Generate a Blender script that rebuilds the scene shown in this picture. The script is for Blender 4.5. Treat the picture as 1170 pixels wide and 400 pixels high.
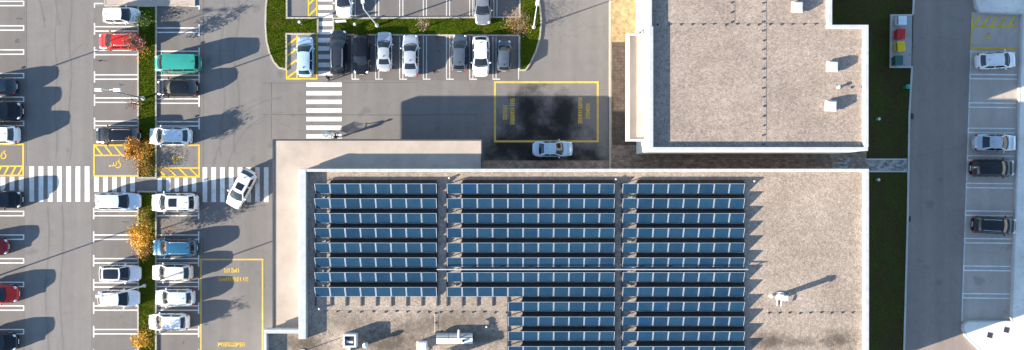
import bpy, bmesh, math, random
from mathutils import Vector, Matrix

# ------------------------------------------------------------------ reset
for o in list(bpy.data.objects): bpy.data.objects.remove(o)
SC = bpy.context.scene
COL = SC.collection
R = math.radians

# ------------------------------------------------------------------ camera
S, H, NX, NY = 11.0, 78.0, 585.0, 215.0        # photo px per metre on the ground, drone height, nadir pixel
cam = bpy.data.cameras.new('camera')
cam.sensor_fit = 'HORIZONTAL'; cam.sensor_width = 36.0
cam.lens = 36.0 * H / (1170.0 / S)
cam.shift_y = (NY - 200.0) / 1170.0
cam.clip_start = 0.5; cam.clip_end = 2000
camo = bpy.data.objects.new('camera', cam); COL.objects.link(camo)
camo.location = (0, 0, H); camo.rotation_euler = (0, 0, 0)
SC.camera = camo

# ------------------------------------------------------------------ sky, sun, exposure
SUN_EL, SUN_AZ = 16.6, 19.2                    # elevation; direction in which shadows fall (ccw from +x)
w = bpy.data.worlds.new('World'); SC.world = w; w.use_nodes = True
nt = w.node_tree; bg = nt.nodes['Background']
sky = nt.nodes.new('ShaderNodeTexSky'); sky.sky_type = 'NISHITA'; sky.sun_disc = False
sky.sun_elevation = R(SUN_EL); sky.sun_rotation = R(270 - SUN_AZ)
sky.air_density = 1.0; sky.dust_density = 0.3; sky.ozone_density = 2.2
nt.links.new(sky.outputs[0], bg.inputs[0]); bg.inputs[1].default_value = 0.088
sd = bpy.data.lights.new('sun', 'SUN'); sd.energy = 4.6; sd.angle = R(0.5); sd.color = (1.0, 0.90, 0.76)
so = bpy.data.objects.new('sun', sd); COL.objects.link(so)
dv = Vector((math.cos(R(SUN_EL)) * math.cos(R(SUN_AZ)), math.cos(R(SUN_EL)) * math.sin(R(SUN_AZ)), -math.sin(R(SUN_EL))))
so.rotation_euler = dv.to_track_quat('-Z', 'Y').to_euler(); so.location = (-60, -20, 40)
SC.view_settings.view_transform = 'Standard'; SC.view_settings.look = 'None'
SC.view_settings.gamma = 1.0; SC.view_settings.exposure = 2.02
SC.render.resolution_x = 1024; SC.render.resolution_y = 350

# ------------------------------------------------------------------ pixel -> place
def terr(x):                                    # the land drops one metre towards the eastern road
    t = min(1.0, max(0.0, (x - 34.6) / 6.6)); t = t * t * (3 - 2 * t)
    return -1.2 * t
def P(px, py, z=0.0):
    k = (H - z) / H / S
    return Vector(((px - NX) * k, (NY - py) * k, z))
def PT(px, py, dz=0.0):                         # a point on the terrain
    z = 0.0
    for _ in range(6):
        p = P(px, py, z + dz); z = terr(p.x)
    p.z = z + dz
    return p

# ------------------------------------------------------------------ materials
MATS = {}
def node(nt, t, **kw):
    n = nt.nodes.new(t)
    for k, v in kw.items(): setattr(n, k, v)
    return n
def base_mat(name, rough=0.6, spec=0.4, metal=0.0, coat=0.0):
    m = bpy.data.materials.new(name); m.use_nodes = True
    b = m.node_tree.nodes['Principled BSDF']
    b.inputs['Roughness'].default_value = rough
    b.inputs['Specular IOR Level'].default_value = spec
    b.inputs['Metallic'].default_value = metal
    b.inputs['Coat Weight'].default_value = coat
    b.inputs['Coat Roughness'].default_value = 0.05
    return m, m.node_tree, b
def ramp(nt, src, stops):
    r = node(nt, 'ShaderNodeValToRGB'); e = r.color_ramp.elements
    e[0].position, e[0].color = stops[0][0], (*stops[0][1], 1)
    e[1].position, e[1].color = stops[-1][0], (*stops[-1][1], 1)
    for p, c in stops[1:-1]:
        k = e.new(p); k.color = (*c, 1)
    nt.links.new(src, r.inputs[0]); return r.outputs[0]
def wpos(nt, scale=(1, 1, 1), loc=(0, 0, 0)):
    g = node(nt, 'ShaderNodeNewGeometry'); mp = node(nt, 'ShaderNodeMapping')
    mp.inputs['Scale'].default_value = scale; mp.inputs['Location'].default_value = loc
    nt.links.new(g.outputs['Position'], mp.inputs[0]); return mp.outputs[0]
def noise(nt, vec, scale, detail=4, rough=0.6):
    n = node(nt, 'ShaderNodeTexNoise'); n.inputs['Scale'].default_value = scale
    n.inputs['Detail'].default_value = detail; n.inputs['Roughness'].default_value = rough
    nt.links.new(vec, n.inputs['Vector']); return n.outputs['Fac']
def mixc(nt, fac, a, b, mode='MIX'):
    m = node(nt, 'ShaderNodeMix', data_type='RGBA', blend_type=mode)
    if isinstance(fac, (int, float)): m.inputs[0].default_value = fac
    else: nt.links.new(fac, m.inputs[0])
    for i, v in ((6, a), (7, b)):
        if isinstance(v, tuple): m.inputs[i].default_value = (*v, 1)
        else: nt.links.new(v, m.inputs[i])
    return m.outputs[2]
def bump(nt, b, h, strength=0.4, dist=0.02):
    n = node(nt, 'ShaderNodeBump'); n.inputs['Strength'].default_value = strength
    n.inputs['Distance'].default_value = dist
    nt.links.new(h, n.inputs['Height']); nt.links.new(n.outputs[0], b.inputs['Normal'])
def simple(name, c, rough=0.6, var=0.15, scale=3.0, spec=0.4, metal=0.0, coat=0.0, bumpy=0.0, fine=None):
    """a plain colour with soft mottling in world space"""
    m, nt, b = base_mat(name, rough, spec, metal, coat)
    v = wpos(nt)
    f = noise(nt, v, scale, 5)
    lo = tuple(max(0, x * (1 - var)) for x in c); hi = tuple(min(1, x * (1 + var)) for x in c)
    col = ramp(nt, f, [(0.3, lo), (0.7, hi)])
    nt.links.new(col, b.inputs['Base Color'])
    if bumpy: bump(nt, b, noise(nt, v, fine or scale * 8, 3), bumpy, 0.02)
    MATS[name] = m; return m

def spot_mix(nt, v, col, spots, dark, rs=1.6):
    # patches of moss and dirt, each with a ragged outline
    rag = noise(nt, v, rs, 6, 0.75 if rs > 1 else 0.6)
    for (x, y, rx, ry, a) in spots:
        g = node(nt, 'ShaderNodeNewGeometry')
        sub = node(nt, 'ShaderNodeVectorMath', operation='SUBTRACT'); sub.inputs[1].default_value = (x, y, 0)
        nt.links.new(g.outputs['Position'], sub.inputs[0])
        mul = node(nt, 'ShaderNodeVectorMath', operation='MULTIPLY'); mul.inputs[1].default_value = (1 / rx, 1 / ry, 0)
        nt.links.new(sub.outputs[0], mul.inputs[0])
        ln = node(nt, 'ShaderNodeVectorMath', operation='LENGTH'); nt.links.new(mul.outputs[0], ln.inputs[0])
        ad = node(nt, 'ShaderNodeMath', operation='MULTIPLY_ADD')
        nt.links.new(rag, ad.inputs[0]); ad.inputs[1].default_value = 1.9; nt.links.new(ln.outputs['Value'], ad.inputs[2])
        msk = ramp(nt, ad.outputs[0], [(1.15 / 2, (a, a, a)), (1.0, (0, 0, 0))])
        sc = node(nt, 'ShaderNodeMath', operation='MULTIPLY'); sc.inputs[1].default_value = 0.52
        nt.links.new(ad.outputs[0], sc.inputs[0])
        nt.links.new(sc.outputs[0], msk.node.inputs[0])
        col = mixc(nt, msk, col, dark)
    return col
def sp(px, py, rx, ry, a, z=5.1):
    p = P(px, py, z); return (p.x, p.y, rx, ry, a)
def asphalt(name, c, spots=()):
    m, nt, b = base_mat(name, 0.85, 0.3)
    v = wpos(nt)
    big = noise(nt, v, 0.10, 4, 0.6); mid = noise(nt, v, 0.9, 6, 0.65); fine = noise(nt, v, 22, 2, 0.6)
    c1 = tuple(x * 0.80 for x in c); c2 = tuple(x * 1.14 for x in c)
    col = ramp(nt, big, [(0.3, c1), (0.7, c2)])
    col = mixc(nt, 0.42, col, ramp(nt, mid, [(0.28, tuple(x * 0.72 for x in c)), (0.72, tuple(x * 1.2 for x in c))]))
    col = mixc(nt, 0.35, col, ramp(nt, fine, [(0.3, tuple(x * 0.6 for x in c)), (0.7, tuple(x * 1.4 for x in c))]))
    # oil spots and patches
    sp = noise(nt, v, 0.55, 2, 0.5)
    msk = ramp(nt, sp, [(0.66, (0, 0, 0)), (0.74, (0.45, 0.45, 0.45))])
    col = mixc(nt, msk, col, tuple(x * 0.55 for x in c))
    # lengthways wear from wheels
    vs = wpos(nt, (0.9, 0.045, 1)); st = noise(nt, vs, 1.0, 3, 0.5)
    col = mixc(nt, 0.35, col, mixc(nt, 1.0, col, ramp(nt, st, [(0.3, (0.72, 0.72, 0.72)), (0.7, (1.15, 1.15, 1.15))]), 'MULTIPLY'))
    # hairline cracks
    vo = node(nt, 'ShaderNodeTexVoronoi', feature='DISTANCE_TO_EDGE'); vo.inputs['Scale'].default_value = 0.16
    wob = node(nt, 'ShaderNodeVectorMath', operation='ADD')
    nn = node(nt, 'ShaderNodeTexNoise'); nn.inputs['Scale'].default_value = 0.7
    nt.links.new(v, nn.inputs['Vector']); nt.links.new(v, wob.inputs[0]); nt.links.new(nn.outputs['Color'], wob.inputs[1])
    nt.links.new(wob.outputs[0], vo.inputs['Vector'])
    ck = ramp(nt, vo.outputs['Distance'], [(0.0, (0.3, 0.3, 0.3)), (0.006, (0, 0, 0))])
    col = mixc(nt, ck, col, tuple(x * 0.45 for x in c))
    if spots: col = spot_mix(nt, v, col, spots, (0.012, 0.012, 0.012), 0.45)
    nt.links.new(col, b.inputs['Base Color'])
    bump(nt, b, fine, 0.35, 0.012)
    MATS[name] = m; return m
asphalt('asphalt', (0.176, 0.163, 0.153))
asphalt('asphalt_east', (0.265, 0.215, 0.185))
asphalt('asphalt_bay', (0.42, 0.355, 0.30))

def paint_mat(name, c, under):
    m, nt, b = base_mat(name, 0.7, 0.3)
    v = wpos(nt)
    n1 = noise(nt, v, 5.0, 6, 0.75); n2 = noise(nt, v, 0.5, 3)
    msk = ramp(nt, n1, [(0.55, (0, 0, 0)), (0.74, (0.8, 0.8, 0.8))])
    col = ramp(nt, n2, [(0.3, tuple(x * 0.84 for x in c)), (0.7, c)])
    col = mixc(nt, msk, col, under)
    n3 = noise(nt, v, 1.1, 5, 0.7)
    col = mixc(nt, 1.0, col, ramp(nt, n3, [(0.3, (0.74, 0.72, 0.70)), (0.62, (1, 1, 1))]), 'MULTIPLY')
    nt.links.new(col, b.inputs['Base Color']); MATS[name] = m
asphalt('asphalt_damp', (0.170, 0.157, 0.148), [sp(604, 122, 2.2, 3.2, .95, 0), sp(620, 150, 5.2, 5.0, .97, 0), sp(645, 132, 2.0, 3.6, .9, 0), sp(583, 168, 4.6, 2.6, .95, 0), sp(628, 181, 6.5, 1.5, .9, 0), sp(674, 176, 2.0, 1.6, .8, 0)])
paint_mat('paint_white', (0.80, 0.79, 0.76), (0.26, 0.25, 0.24))
paint_mat('paint_east', (0.86, 0.84, 0.80), (0.6, 0.57, 0.52))
paint_mat('paint_worn', (0.62, 0.61, 0.58), (0.22, 0.21, 0.2))
paint_mat('paint_yellow', (0.78, 0.50, 0.03), (0.26, 0.21, 0.12))
paint_mat('paint_faded_yellow', (0.68, 0.46, 0.10), (0.22, 0.18, 0.12))

def gravel(name, c, spots=()):
    m, nt, b = base_mat(name, 0.95, 0.2)
    v = wpos(nt)
    vo = node(nt, 'ShaderNodeTexVoronoi'); vo.inputs['Scale'].default_value = 9.0
    nt.links.new(v, vo.inputs['Vector'])
    sep = node(nt, 'ShaderNodeSeparateColor'); nt.links.new(vo.outputs['Color'], sep.inputs[0])
    stone = ramp(nt, sep.outputs[0], [(0.0, tuple(x * 0.74 for x in c)), (0.45, c), (0.8, (c[0] * 1.14, c[1] * 1.12, c[2] * 1.11)), (1.0, (c[0] * 1.3, c[1] * 1.3, c[2] * 1.32))])
    big = noise(nt, v, 0.28, 5, 0.65); mid = noise(nt, v, 2.2, 4, 0.7)
    col = mixc(nt, 1.0, stone, ramp(nt, big, [(0.3, (0.78, 0.77, 0.76)), (0.7, (1.10, 1.09, 1.08))]), 'MULTIPLY')
    col = mixc(nt, 1.0, col, ramp(nt, mid, [(0.25, (0.78, 0.76, 0.75)), (0.75, (1.14, 1.14, 1.14))]), 'MULTIPLY')
    col = spot_mix(nt, v, col, spots, (0.075, 0.058, 0.042))
    nt.links.new(col, b.inputs['Base Color'])
    bump(nt, b, vo.outputs['Distance'], 0.35, 0.03)
    MATS[name] = m; return m
gravel('gravel_pale', (0.328, 0.274, 0.226), [sp(878, 390, 2.6, 1.2, .8), sp(958, 389, 2.3, 1.5, .85), sp(915, 391, 3.6, .7, .6),
        sp(445, 392, 4.6, 1.9, .85), sp(350, 392, 2.8, 1.6, .85), sp(520, 366, 6.5, 1.2, .6), sp(545, 386, 4.2, 1.5, .7), sp(400, 368, 4.5, 1.6, .45), sp(470, 375, 4.5, 1.5, .5)])
gravel('gravel_north', (0.318, 0.264, 0.222))

def turf(name, a, b_, c):
    m, nt, b = base_mat(name, 0.95, 0.03)
    v = wpos(nt)
    n1 = noise(nt, v, 0.6, 5, 0.7); n2 = noise(nt, v, 6.0, 4, 0.7)
    col = ramp(nt, n1, [(0.3, a), (0.55, b_), (0.75, c)])
    col = mixc(nt, 1.0, col, ramp(nt, n2, [(0.25, (0.55, 0.55, 0.55)), (0.75, (1.35, 1.35, 1.3))]), 'MULTIPLY')
    nt.links.new(col, b.inputs['Base Color']); bump(nt, b, n2, 0.8, 0.06)
    MATS[name] = m
turf('lawn', (0.044, 0.078, 0.005), (0.064, 0.088, 0.006), (0.115, 0.092, 0.024))
turf('lawn_blade', (0.046, 0.084, 0.003), (0.070, 0.092, 0.004), (0.125, 0.108, 0.016))
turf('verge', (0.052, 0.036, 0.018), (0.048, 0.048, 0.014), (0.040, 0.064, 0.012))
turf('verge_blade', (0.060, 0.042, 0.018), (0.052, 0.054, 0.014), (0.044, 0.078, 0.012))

def concrete(name, c, dark=0.6, thr=(0.56, 0.72), scale=2.6):
    m, nt, b = base_mat(name, 0.85, 0.25)
    v = wpos(nt)
    n1 = noise(nt, v, 0.5, 4); n2 = noise(nt, v, scale, 6, 0.75); n3 = noise(nt, v, 18, 2)
    col = ramp(nt, n1, [(0.3, tuple(x * 0.86 for x in c)), (0.7, tuple(x * 1.1 for x in c))])
    col = mixc(nt, ramp(nt, n2, [(thr[0], (0, 0, 0)), (thr[1], (0.85, 0.85, 0.85))]), col, tuple(x * dark for x in c))
    col = mixc(nt, 1.0, col, ramp(nt, n3, [(0.3, (0.85, 0.85, 0.85)), (0.7, (1.1, 1.1, 1.1))]), 'MULTIPLY')
    nt.links.new(col, b.inputs['Base Color']); bump(nt, b, n3, 0.3, 0.01)
    MATS[name] = m
concrete('concrete_east', (0.72, 0.665, 0.595), 0.5)
concrete('concrete_stand', (0.36, 0.35, 0.33), 0.45)
concrete('kerb_stone', (0.42, 0.38, 0.31), 0.6)
concrete('kerb_pale', (0.48, 0.46, 0.43), 0.6)
concrete('canopy_screed', (0.425, 0.352, 0.292), 0.85, (0.6, 0.8), 0.7)
concrete('step_concrete', (0.44, 0.36, 0.30), 0.7)

def pavers(name, a, b_, mortar, sc, w_=1.0, h_=0.5):
    m, nt, b = base_mat(name, 0.85, 0.25)
    v = wpos(nt)
    br = node(nt, 'ShaderNodeTexBrick'); br.inputs['Scale'].default_value = sc
    br.inputs['Color1'].default_value = (*a, 1); br.inputs['Color2'].default_value = (*b_, 1)
    br.inputs['Mortar'].default_value = (*mortar, 1); br.inputs['Mortar Size'].default_value = 0.02
    br.inputs['Brick Width'].default_value = w_; br.inputs['Row Height'].default_value = h_
    nt.links.new(v, br.inputs['Vector'])
    n2 = noise(nt, v, 1.7, 6, 0.75)
    col = mixc(nt, 1.0, br.outputs['Color'], ramp(nt, n2, [(0.3, (0.45, 0.43, 0.4)), (0.7, (1.25, 1.22, 1.2))]), 'MULTIPLY')
    nt.links.new(col, b.inputs['Base Color']); bump(nt, b, br.outputs['Fac'], -0.4, 0.01)
    MATS[name] = m
pavers('paver_brown', (0.24, 0.18, 0.14), (0.36, 0.275, 0.215), (0.10, 0.075, 0.06), 2.2)
pavers('paver_yellow', (0.355, 0.27, 0.145), (0.385, 0.295, 0.16), (0.29, 0.22, 0.115), 2.5)
pavers('paver_grey', (0.16, 0.16, 0.16), (0.44, 0.43, 0.41), (0.07, 0.07, 0.07), 2.4)
pavers('deck_brown', (0.11, 0.085, 0.068), (0.125, 0.096, 0.078), (0.05, 0.04, 0.035), 1.6)

simple('plaster_white', (0.66, 0.65, 0.62), 0.7, 0.06, 0.6)
simple('coping_white', (0.43, 0.445, 0.45), 0.45, 0.12, 1.6, 0.4)
simple('flashing_dark', (0.045, 0.05, 0.06), 0.45, 0.2, 1.5)
simple('felt_dark', (0.10, 0.10, 0.11), 0.9, 0.25, 1.0)
simple('metal_white', (0.60, 0.60, 0.60), 0.35, 0.06, 4.0)
simple('metal_grey', (0.36, 0.37, 0.38), 0.4, 0.12, 3.0, metal=0.6)
simple('aluminium', (0.62, 0.64, 0.66), 0.35, 0.08, 3.0, metal=0.55)
simple('rail_dark', (0.055, 0.058, 0.065), 0.6, 0.2, 3.0)
simple('deflector_black', (0.026, 0.025, 0.025), 0.75, 0.3, 2.0, 0.15)  # near-black, so the gaps between panel rows read as deep shade
simple('block_concrete', (0.33, 0.30, 0.26), 0.9, 0.25, 3.0)
simple('glass_dark', (0.012, 0.016, 0.022), 0.04, 0.1, 1.0, 0.6)
simple('glass_building', (0.03, 0.04, 0.05), 0.06, 0.1, 1.0, 0.6)
simple('rubber', (0.018, 0.018, 0.018), 0.8, 0.2, 8.0)
simple('plastic_black', (0.02, 0.02, 0.022), 0.5, 0.2, 6.0)
simple('rim_alloy', (0.42, 0.43, 0.44), 0.3, 0.1, 8.0, metal=0.8)
simple('lamp_clear', (0.70, 0.72, 0.74), 0.15, 0.05, 5.0, 0.7)
simple('lamp_red', (0.45, 0.012, 0.010), 0.2, 0.1, 5.0, 0.6)
simple('plate_white', (0.72, 0.72, 0.70), 0.4, 0.05, 5.0)
simple('bark', (0.10, 0.075, 0.055), 0.9, 0.35, 8.0)
simple('leaf_orange', (0.42, 0.17, 0.022), 0.7, 0.45, 2.6, 0.2)
simple('leaf_yellow', (0.58, 0.32, 0.028), 0.7, 0.4, 2.6, 0.2)
simple('leaf_rust', (0.22, 0.10, 0.065), 0.7, 0.45, 2.6, 0.2)
simple('leaf_dry', (0.30, 0.20, 0.14), 0.8, 0.4, 2.6, 0.2)
simple('leaf_green', (0.10, 0.15, 0.03), 0.7, 0.45, 2.6, 0.2)
simple('bin_white', (0.66, 0.72, 0.76), 0.45, 0.08, 4.0)
simple('bin_red', (0.50, 0.022, 0.022), 0.45, 0.12, 4.0)
simple('bin_yellow', (0.72, 0.47, 0.015), 0.45, 0.1, 4.0)
simple('bin_green', (0.030, 0.10, 0.085), 0.5, 0.15, 4.0)
simple('teal_plastic', (0.03, 0.30, 0.24), 0.45, 0.1, 4.0)
simple('skin', (0.46, 0.28, 0.20), 0.6, 0.08, 6.0)
simple('hair_dark', (0.02, 0.014, 0.01), 0.6, 0.2, 20.0)
simple('cloth_black', (0.022, 0.022, 0.026), 0.9, 0.25, 6.0)
simple('cloth_jeans', (0.05, 0.07, 0.12), 0.9, 0.2, 6.0)
simple('cloth_navy', (0.03, 0.035, 0.06), 0.9, 0.2, 6.0)
simple('asphalt_seam', (0.07, 0.066, 0.064), 0.9, 0.25, 3.0)
simple('grate_iron', (0.04, 0.04, 0.042), 0.6, 0.2, 6.0)
simple('soil', (0.055, 0.042, 0.032), 0.95, 0.3, 4.0)

def pv_glass():
    m, nt, b = base_mat('pv_glass', 0.15, 0.2)
    oi = node(nt, 'ShaderNodeObjectInfo')
    v = wpos(nt); n1 = noise(nt, v, 0.22, 3)
    tc = node(nt, 'ShaderNodeTexCoord')
    br = node(nt, 'ShaderNodeTexBrick'); br.offset = 0.0; br.inputs['Scale'].default_value = 1.0
    br.inputs['Color1'].default_value = (0.004, 0.030, 0.068, 1); br.inputs['Color2'].default_value = (0.005, 0.036, 0.080, 1)
    br.inputs['Mortar'].default_value = (0.03, 0.065, 0.10, 1); br.inputs['Mortar Size'].default_value = 0.006
    br.inputs['Brick Width'].default_value = 0.158; br.inputs['Row Height'].default_value = 0.158
    nt.links.new(tc.outputs['Object'], br.inputs['Vector'])
    r1 = ramp(nt, oi.outputs['Random'], [(0.0, (0.74, 0.78, 0.82)), (0.95, (1.15, 1.1, 1.05)), (1.0, (0.6, 0.9, 1.15))])
    col = mixc(nt, 1.0, br.outputs['Color'], r1, 'MULTIPLY')
    # a film of dust
    n2 = noise(nt, v, 1.3, 4)
    col = mixc(nt, ramp(nt, n2, [(0.35, (0.01, 0.01, 0.01)), (0.75, (0.05, 0.05, 0.05))]), col, (0.2, 0.2, 0.2))
    nt.links.new(col, b.inputs['Base Color'])
    MATS['pv_glass'] = m
pv_glass()

def car_paint(name, c, metal=0.0):
    m, nt, b = base_mat(name, 0.22, 0.45, metal, 0.4)
    v = wpos(nt)
    n1 = noise(nt, v, 1.2, 5, 0.7)
    col = ramp(nt, n1, [(0.3, tuple(x * 0.88 for x in c)), (0.7, c)])
    d = noise(nt, v, 7.0, 3)
    col = mixc(nt, ramp(nt, d, [(0.5, (0, 0, 0)), (0.8, (0.025, 0.025, 0.025))]), col, (0.2, 0.19, 0.18))
    nt.links.new(col, b.inputs['Base Color'])
    MATS[name] = m
for n_, c_, mt_ in [('car_white', (0.78, 0.78, 0.77), 0), ('car_ivory', (0.70, 0.66, 0.58), 0), ('car_red', (0.50, 0.018, 0.010), 0),
        ('car_dark_red', (0.26, 0.012, 0.016), 0.1), ('car_black', (0.005, 0.0055, 0.007), 0.0), ('car_navy', (0.008, 0.02, 0.045), 0.1),
        ('car_teal', (0.03, 0.265, 0.215), 0.0), ('car_blue', (0.022, 0.115, 0.215), 0.2), ('car_pale_blue', (0.42, 0.58, 0.70), 0.2),
        ('car_silver', (0.50, 0.53, 0.56), 0.35), ('car_grey', (0.20, 0.225, 0.25), 0.3), ('car_graphite', (0.03, 0.036, 0.046), 0.2), ('car_frost', (0.60, 0.69, 0.75), 0.1), ('car_slate', (0.10, 0.125, 0.16), 0.3)]:
    car_paint(n_, c_, mt_)

# ------------------------------------------------------------------ object helpers
def tag(o, label=None, cat=None, group=None, kind=None):
    if label: o['label'] = label
    if cat: o['category'] = cat
    if group: o['group'] = group
    if kind: o['kind'] = kind
    return o
def link(name, me, mat=None, parent=None):
    o = bpy.data.objects.new(name, me); COL.objects.link(o)
    if mat:
        if me.materials: pass
        else: me.materials.append(MATS[mat])
    if parent: o.parent = parent
    return o
def link_ob(name, me, mat, parent=None):        # material on the object, mesh shared
    if not me.materials: me.materials.append(None)
    o = bpy.data.objects.new(name, me); COL.objects.link(o)
    o.material_slots[0].link = 'OBJECT'; o.material_slots[0].material = MATS[mat]
    if parent: o.parent = parent
    return o
def empty(name, loc, rz=0.0, label=None, cat=None, group=None):
    o = bpy.data.objects.new(name, None); COL.objects.link(o); o.empty_display_size = 0.3
    o.location = loc; o.rotation_euler = (0, 0, rz); tag(o, label, cat, group); return o

class MB:
    def __init__(s): s.v = []; s.f = []
    def quad(s, a, b, c, d):
        n = len(s.v); s.v += [tuple(a), tuple(b), tuple(c), tuple(d)]; s.f.append((n, n + 1, n + 2, n + 3)); return s
    def box(s, x0, x1, y0, y1, z0, z1):
        n = len(s.v)
        s.v += [(x0, y0, z0), (x1, y0, z0), (x1, y1, z0), (x0, y1, z0), (x0, y0, z1), (x1, y0, z1), (x1, y1, z1), (x0, y1, z1)]
        s.f += [tuple(n + i for i in f) for f in ((3, 2, 1, 0), (4, 5, 6, 7), (0, 1, 5, 4), (1, 2, 6, 5), (2, 3, 7, 6), (3, 0, 4, 7))]; return s
    def frustum(s, x0, x1, y0, y1, z0, z1, ix, iy, sx=0, sy=0):
        n = len(s.v)
        s.v += [(x0, y0, z0), (x1, y0, z0), (x1, y1, z0), (x0, y1, z0), (x0 + ix + sx, y0 + iy + sy, z1), (x1 - ix + sx, y0 + iy + sy, z1), (x1 - ix + sx, y1 - iy + sy, z1), (x0 + ix + sx, y1 - iy + sy, z1)]
        s.f += [tuple(n + i for i in f) for f in ((3, 2, 1, 0), (4, 5, 6, 7), (0, 1, 5, 4), (1, 2, 6, 5), (2, 3, 7, 6), (3, 0, 4, 7))]; return s
    def tube(s, pts, rads, n=8, caps=True):
        pts = [Vector(p) for p in pts]
        if isinstance(rads, (int, float)): rads = [rads] * len(pts)
        base = len(s.v)
        for i, p in enumerate(pts):
            d = (pts[min(i + 1, len(pts) - 1)] - pts[max(i - 1, 0)]).normalized()
            u = d.orthogonal().normalized(); v = d.cross(u)
            for k in range(n):
                a = 2 * math.pi * k / n
                s.v.append(tuple(p + (u * math.cos(a) + v * math.sin(a)) * rads[i]))
        for i in range(len(pts) - 1):
            for k in range(n):
                a = base + i * n + k; b = base + i * n + (k + 1) % n
                s.f.append((a, b, b + n, a + n))
        if caps:
            s.f.append(tuple(base + k for k in range(n))[::-1]); e = base + (len(pts) - 1) * n
            s.f.append(tuple(e + k for k in range(n)))
        return s
    def lathe(s, prof, n=16, c=(0, 0, 0), axis='z'):
        base = len(s.v)
        for r, z in prof:
            for k in range(n):
                a = 2 * math.pi * k / n
                if axis == 'z': s.v.append((c[0] + r * math.cos(a), c[1] + r * math.sin(a), c[2] + z))
                else: s.v.append((c[0] + r * math.cos(a), c[1] + z, c[2] + r * math.sin(a)))
        for i in range(len(prof) - 1):
            for k in range(n):
                a = base + i * n + k; b = base + i * n + (k + 1) % n
                s.f.append((a, b, b + n, a + n))
        s.f.append(tuple(base + k for k in range(n))[::-1]); e = base + (len(prof) - 1) * n
        s.f.append(tuple(e + k for k in range(n)))
        return s
    def grid(s, fn, nu, nv):
        base = len(s.v)
        for i in range(nu + 1):
            for j in range(nv + 1): s.v.append(tuple(fn(i / nu, j / nv)))
        for i in range(nu):
            for j in range(nv):
                a = base + i * (nv + 1) + j
                s.f.append((a, a + nv + 1, a + nv + 2, a + 1))
        return s
    def mesh(s, name='m', smooth=None, fix=True):
        me = bpy.data.meshes.new(name); me.from_pydata(s.v, [], s.f); 
        if fix:
            bm = bmesh.new(); bm.from_mesh(me); bmesh.ops.remove_doubles(bm, verts=bm.verts, dist=1e-5)
            bmesh.ops.recalc_face_normals(bm, faces=bm.faces); bm.to_mesh(me); bm.free()
        if smooth is not None:
            me.shade_smooth(); me.set_sharp_from_angle(angle=R(smooth))
        me.update(); return me
    def build(s, name, mat, parent=None, smooth=None, fix=True):
        return link(name, s.mesh(name, smooth, fix), mat, parent)

def sheet(name, pts, mat, parent=None, kind=None):
    me = bpy.data.meshes.new(name); me.from_pydata([tuple(p) for p in pts], [], [tuple(range(len(pts)))])
    bm = bmesh.new(); bm.from_mesh(me)
    bm.faces.ensure_lookup_table(); bm.normal_update()
    if bm.faces[0].normal.z < 0: bmesh.ops.reverse_faces(bm, faces=bm.faces); bm.normal_update()
    bmesh.ops.triangulate(bm, faces=bm.faces, ngon_method='EAR_CLIP'); bm.to_mesh(me); bm.free()
    o = link(name, me, mat, parent); tag(o, kind=kind); return o
def slab(name, pts, z0, z1, mat, parent=None, kind=None):
    """solid prism from a plan outline (world x, y)"""
    n = len(pts); area = sum(pts[i][0] * pts[(i + 1) % n][1] - pts[(i + 1) % n][0] * pts[i][1] for i in range(n))
    if area < 0: pts = pts[::-1]
    bm = bmesh.new()
    lo = [bm.verts.new((p[0], p[1], z0)) for p in pts]; hi = [bm.verts.new((p[0], p[1], z1)) for p in pts]
    t = bm.faces.new(hi); bm.faces.new(lo[::-1])
    for i in range(n): bm.faces.new((lo[i], lo[(i + 1) % n], hi[(i + 1) % n], hi[i]))
    bm.normal_update(); bmesh.ops.triangulate(bm, faces=[f for f in bm.faces if len(f.verts) > 4], ngon_method='EAR_CLIP')
    me = bpy.data.meshes.new(name); bm.to_mesh(me); bm.free()
    o = link(name, me, mat, parent); tag(o, kind=kind); return o
def ribbon(name, pts, wid, z0, z1, mat, parent=None, closed=False, zf=None, bev=0.015):
    """a kerb-like bar that follows a plan line"""
    pts = [Vector((p[0], p[1])) for p in pts]; n = len(pts); mb = MB(); secs = []
    for i, p in enumerate(pts):
        a = pts[(i - 1) % n] if (closed or i > 0) else None; b = pts[(i + 1) % n] if (closed or i < n - 1) else None
        d1 = (p - a).normalized() if a is not None else None; d2 = (b - p).normalized() if b is not None else None
        d1 = d1 or d2; d2 = d2 or d1
        n1 = Vector((-d1.y, d1.x)); n2 = Vector((-d2.y, d2.x)); m = (n1 + n2).normalized(); k = 1 / max(0.35, m.dot(n1))
        dz = zf(p.x) if zf else 0.0
        L_ = p + m * k * wid / 2; R_ = p - m * k * wid / 2; m2 = m * bev
        secs.append([(L_.x, L_.y, z0 + dz), (L_.x, L_.y, z1 - bev + dz), (L_.x - m2.x, L_.y - m2.y, z1 + dz), (R_.x + m2.x, R_.y + m2.y, z1 + dz), (R_.x, R_.y, z1 - bev + dz), (R_.x, R_.y, z0 + dz)])
    for s_ in secs: mb.v += s_
    m_ = n if closed else n - 1
    for i in range(m_):
        a = i * 6; b = ((i + 1) % n) * 6
        for k in range(5): mb.f.append((a + k, a + k + 1, b + k + 1, b + k))
    if not closed:
        mb.f.append(tuple(range(6))); mb.f.append(tuple(range((n - 1) * 6, n * 6))[::-1])
    return mb.build(name, mat, parent)

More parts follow.
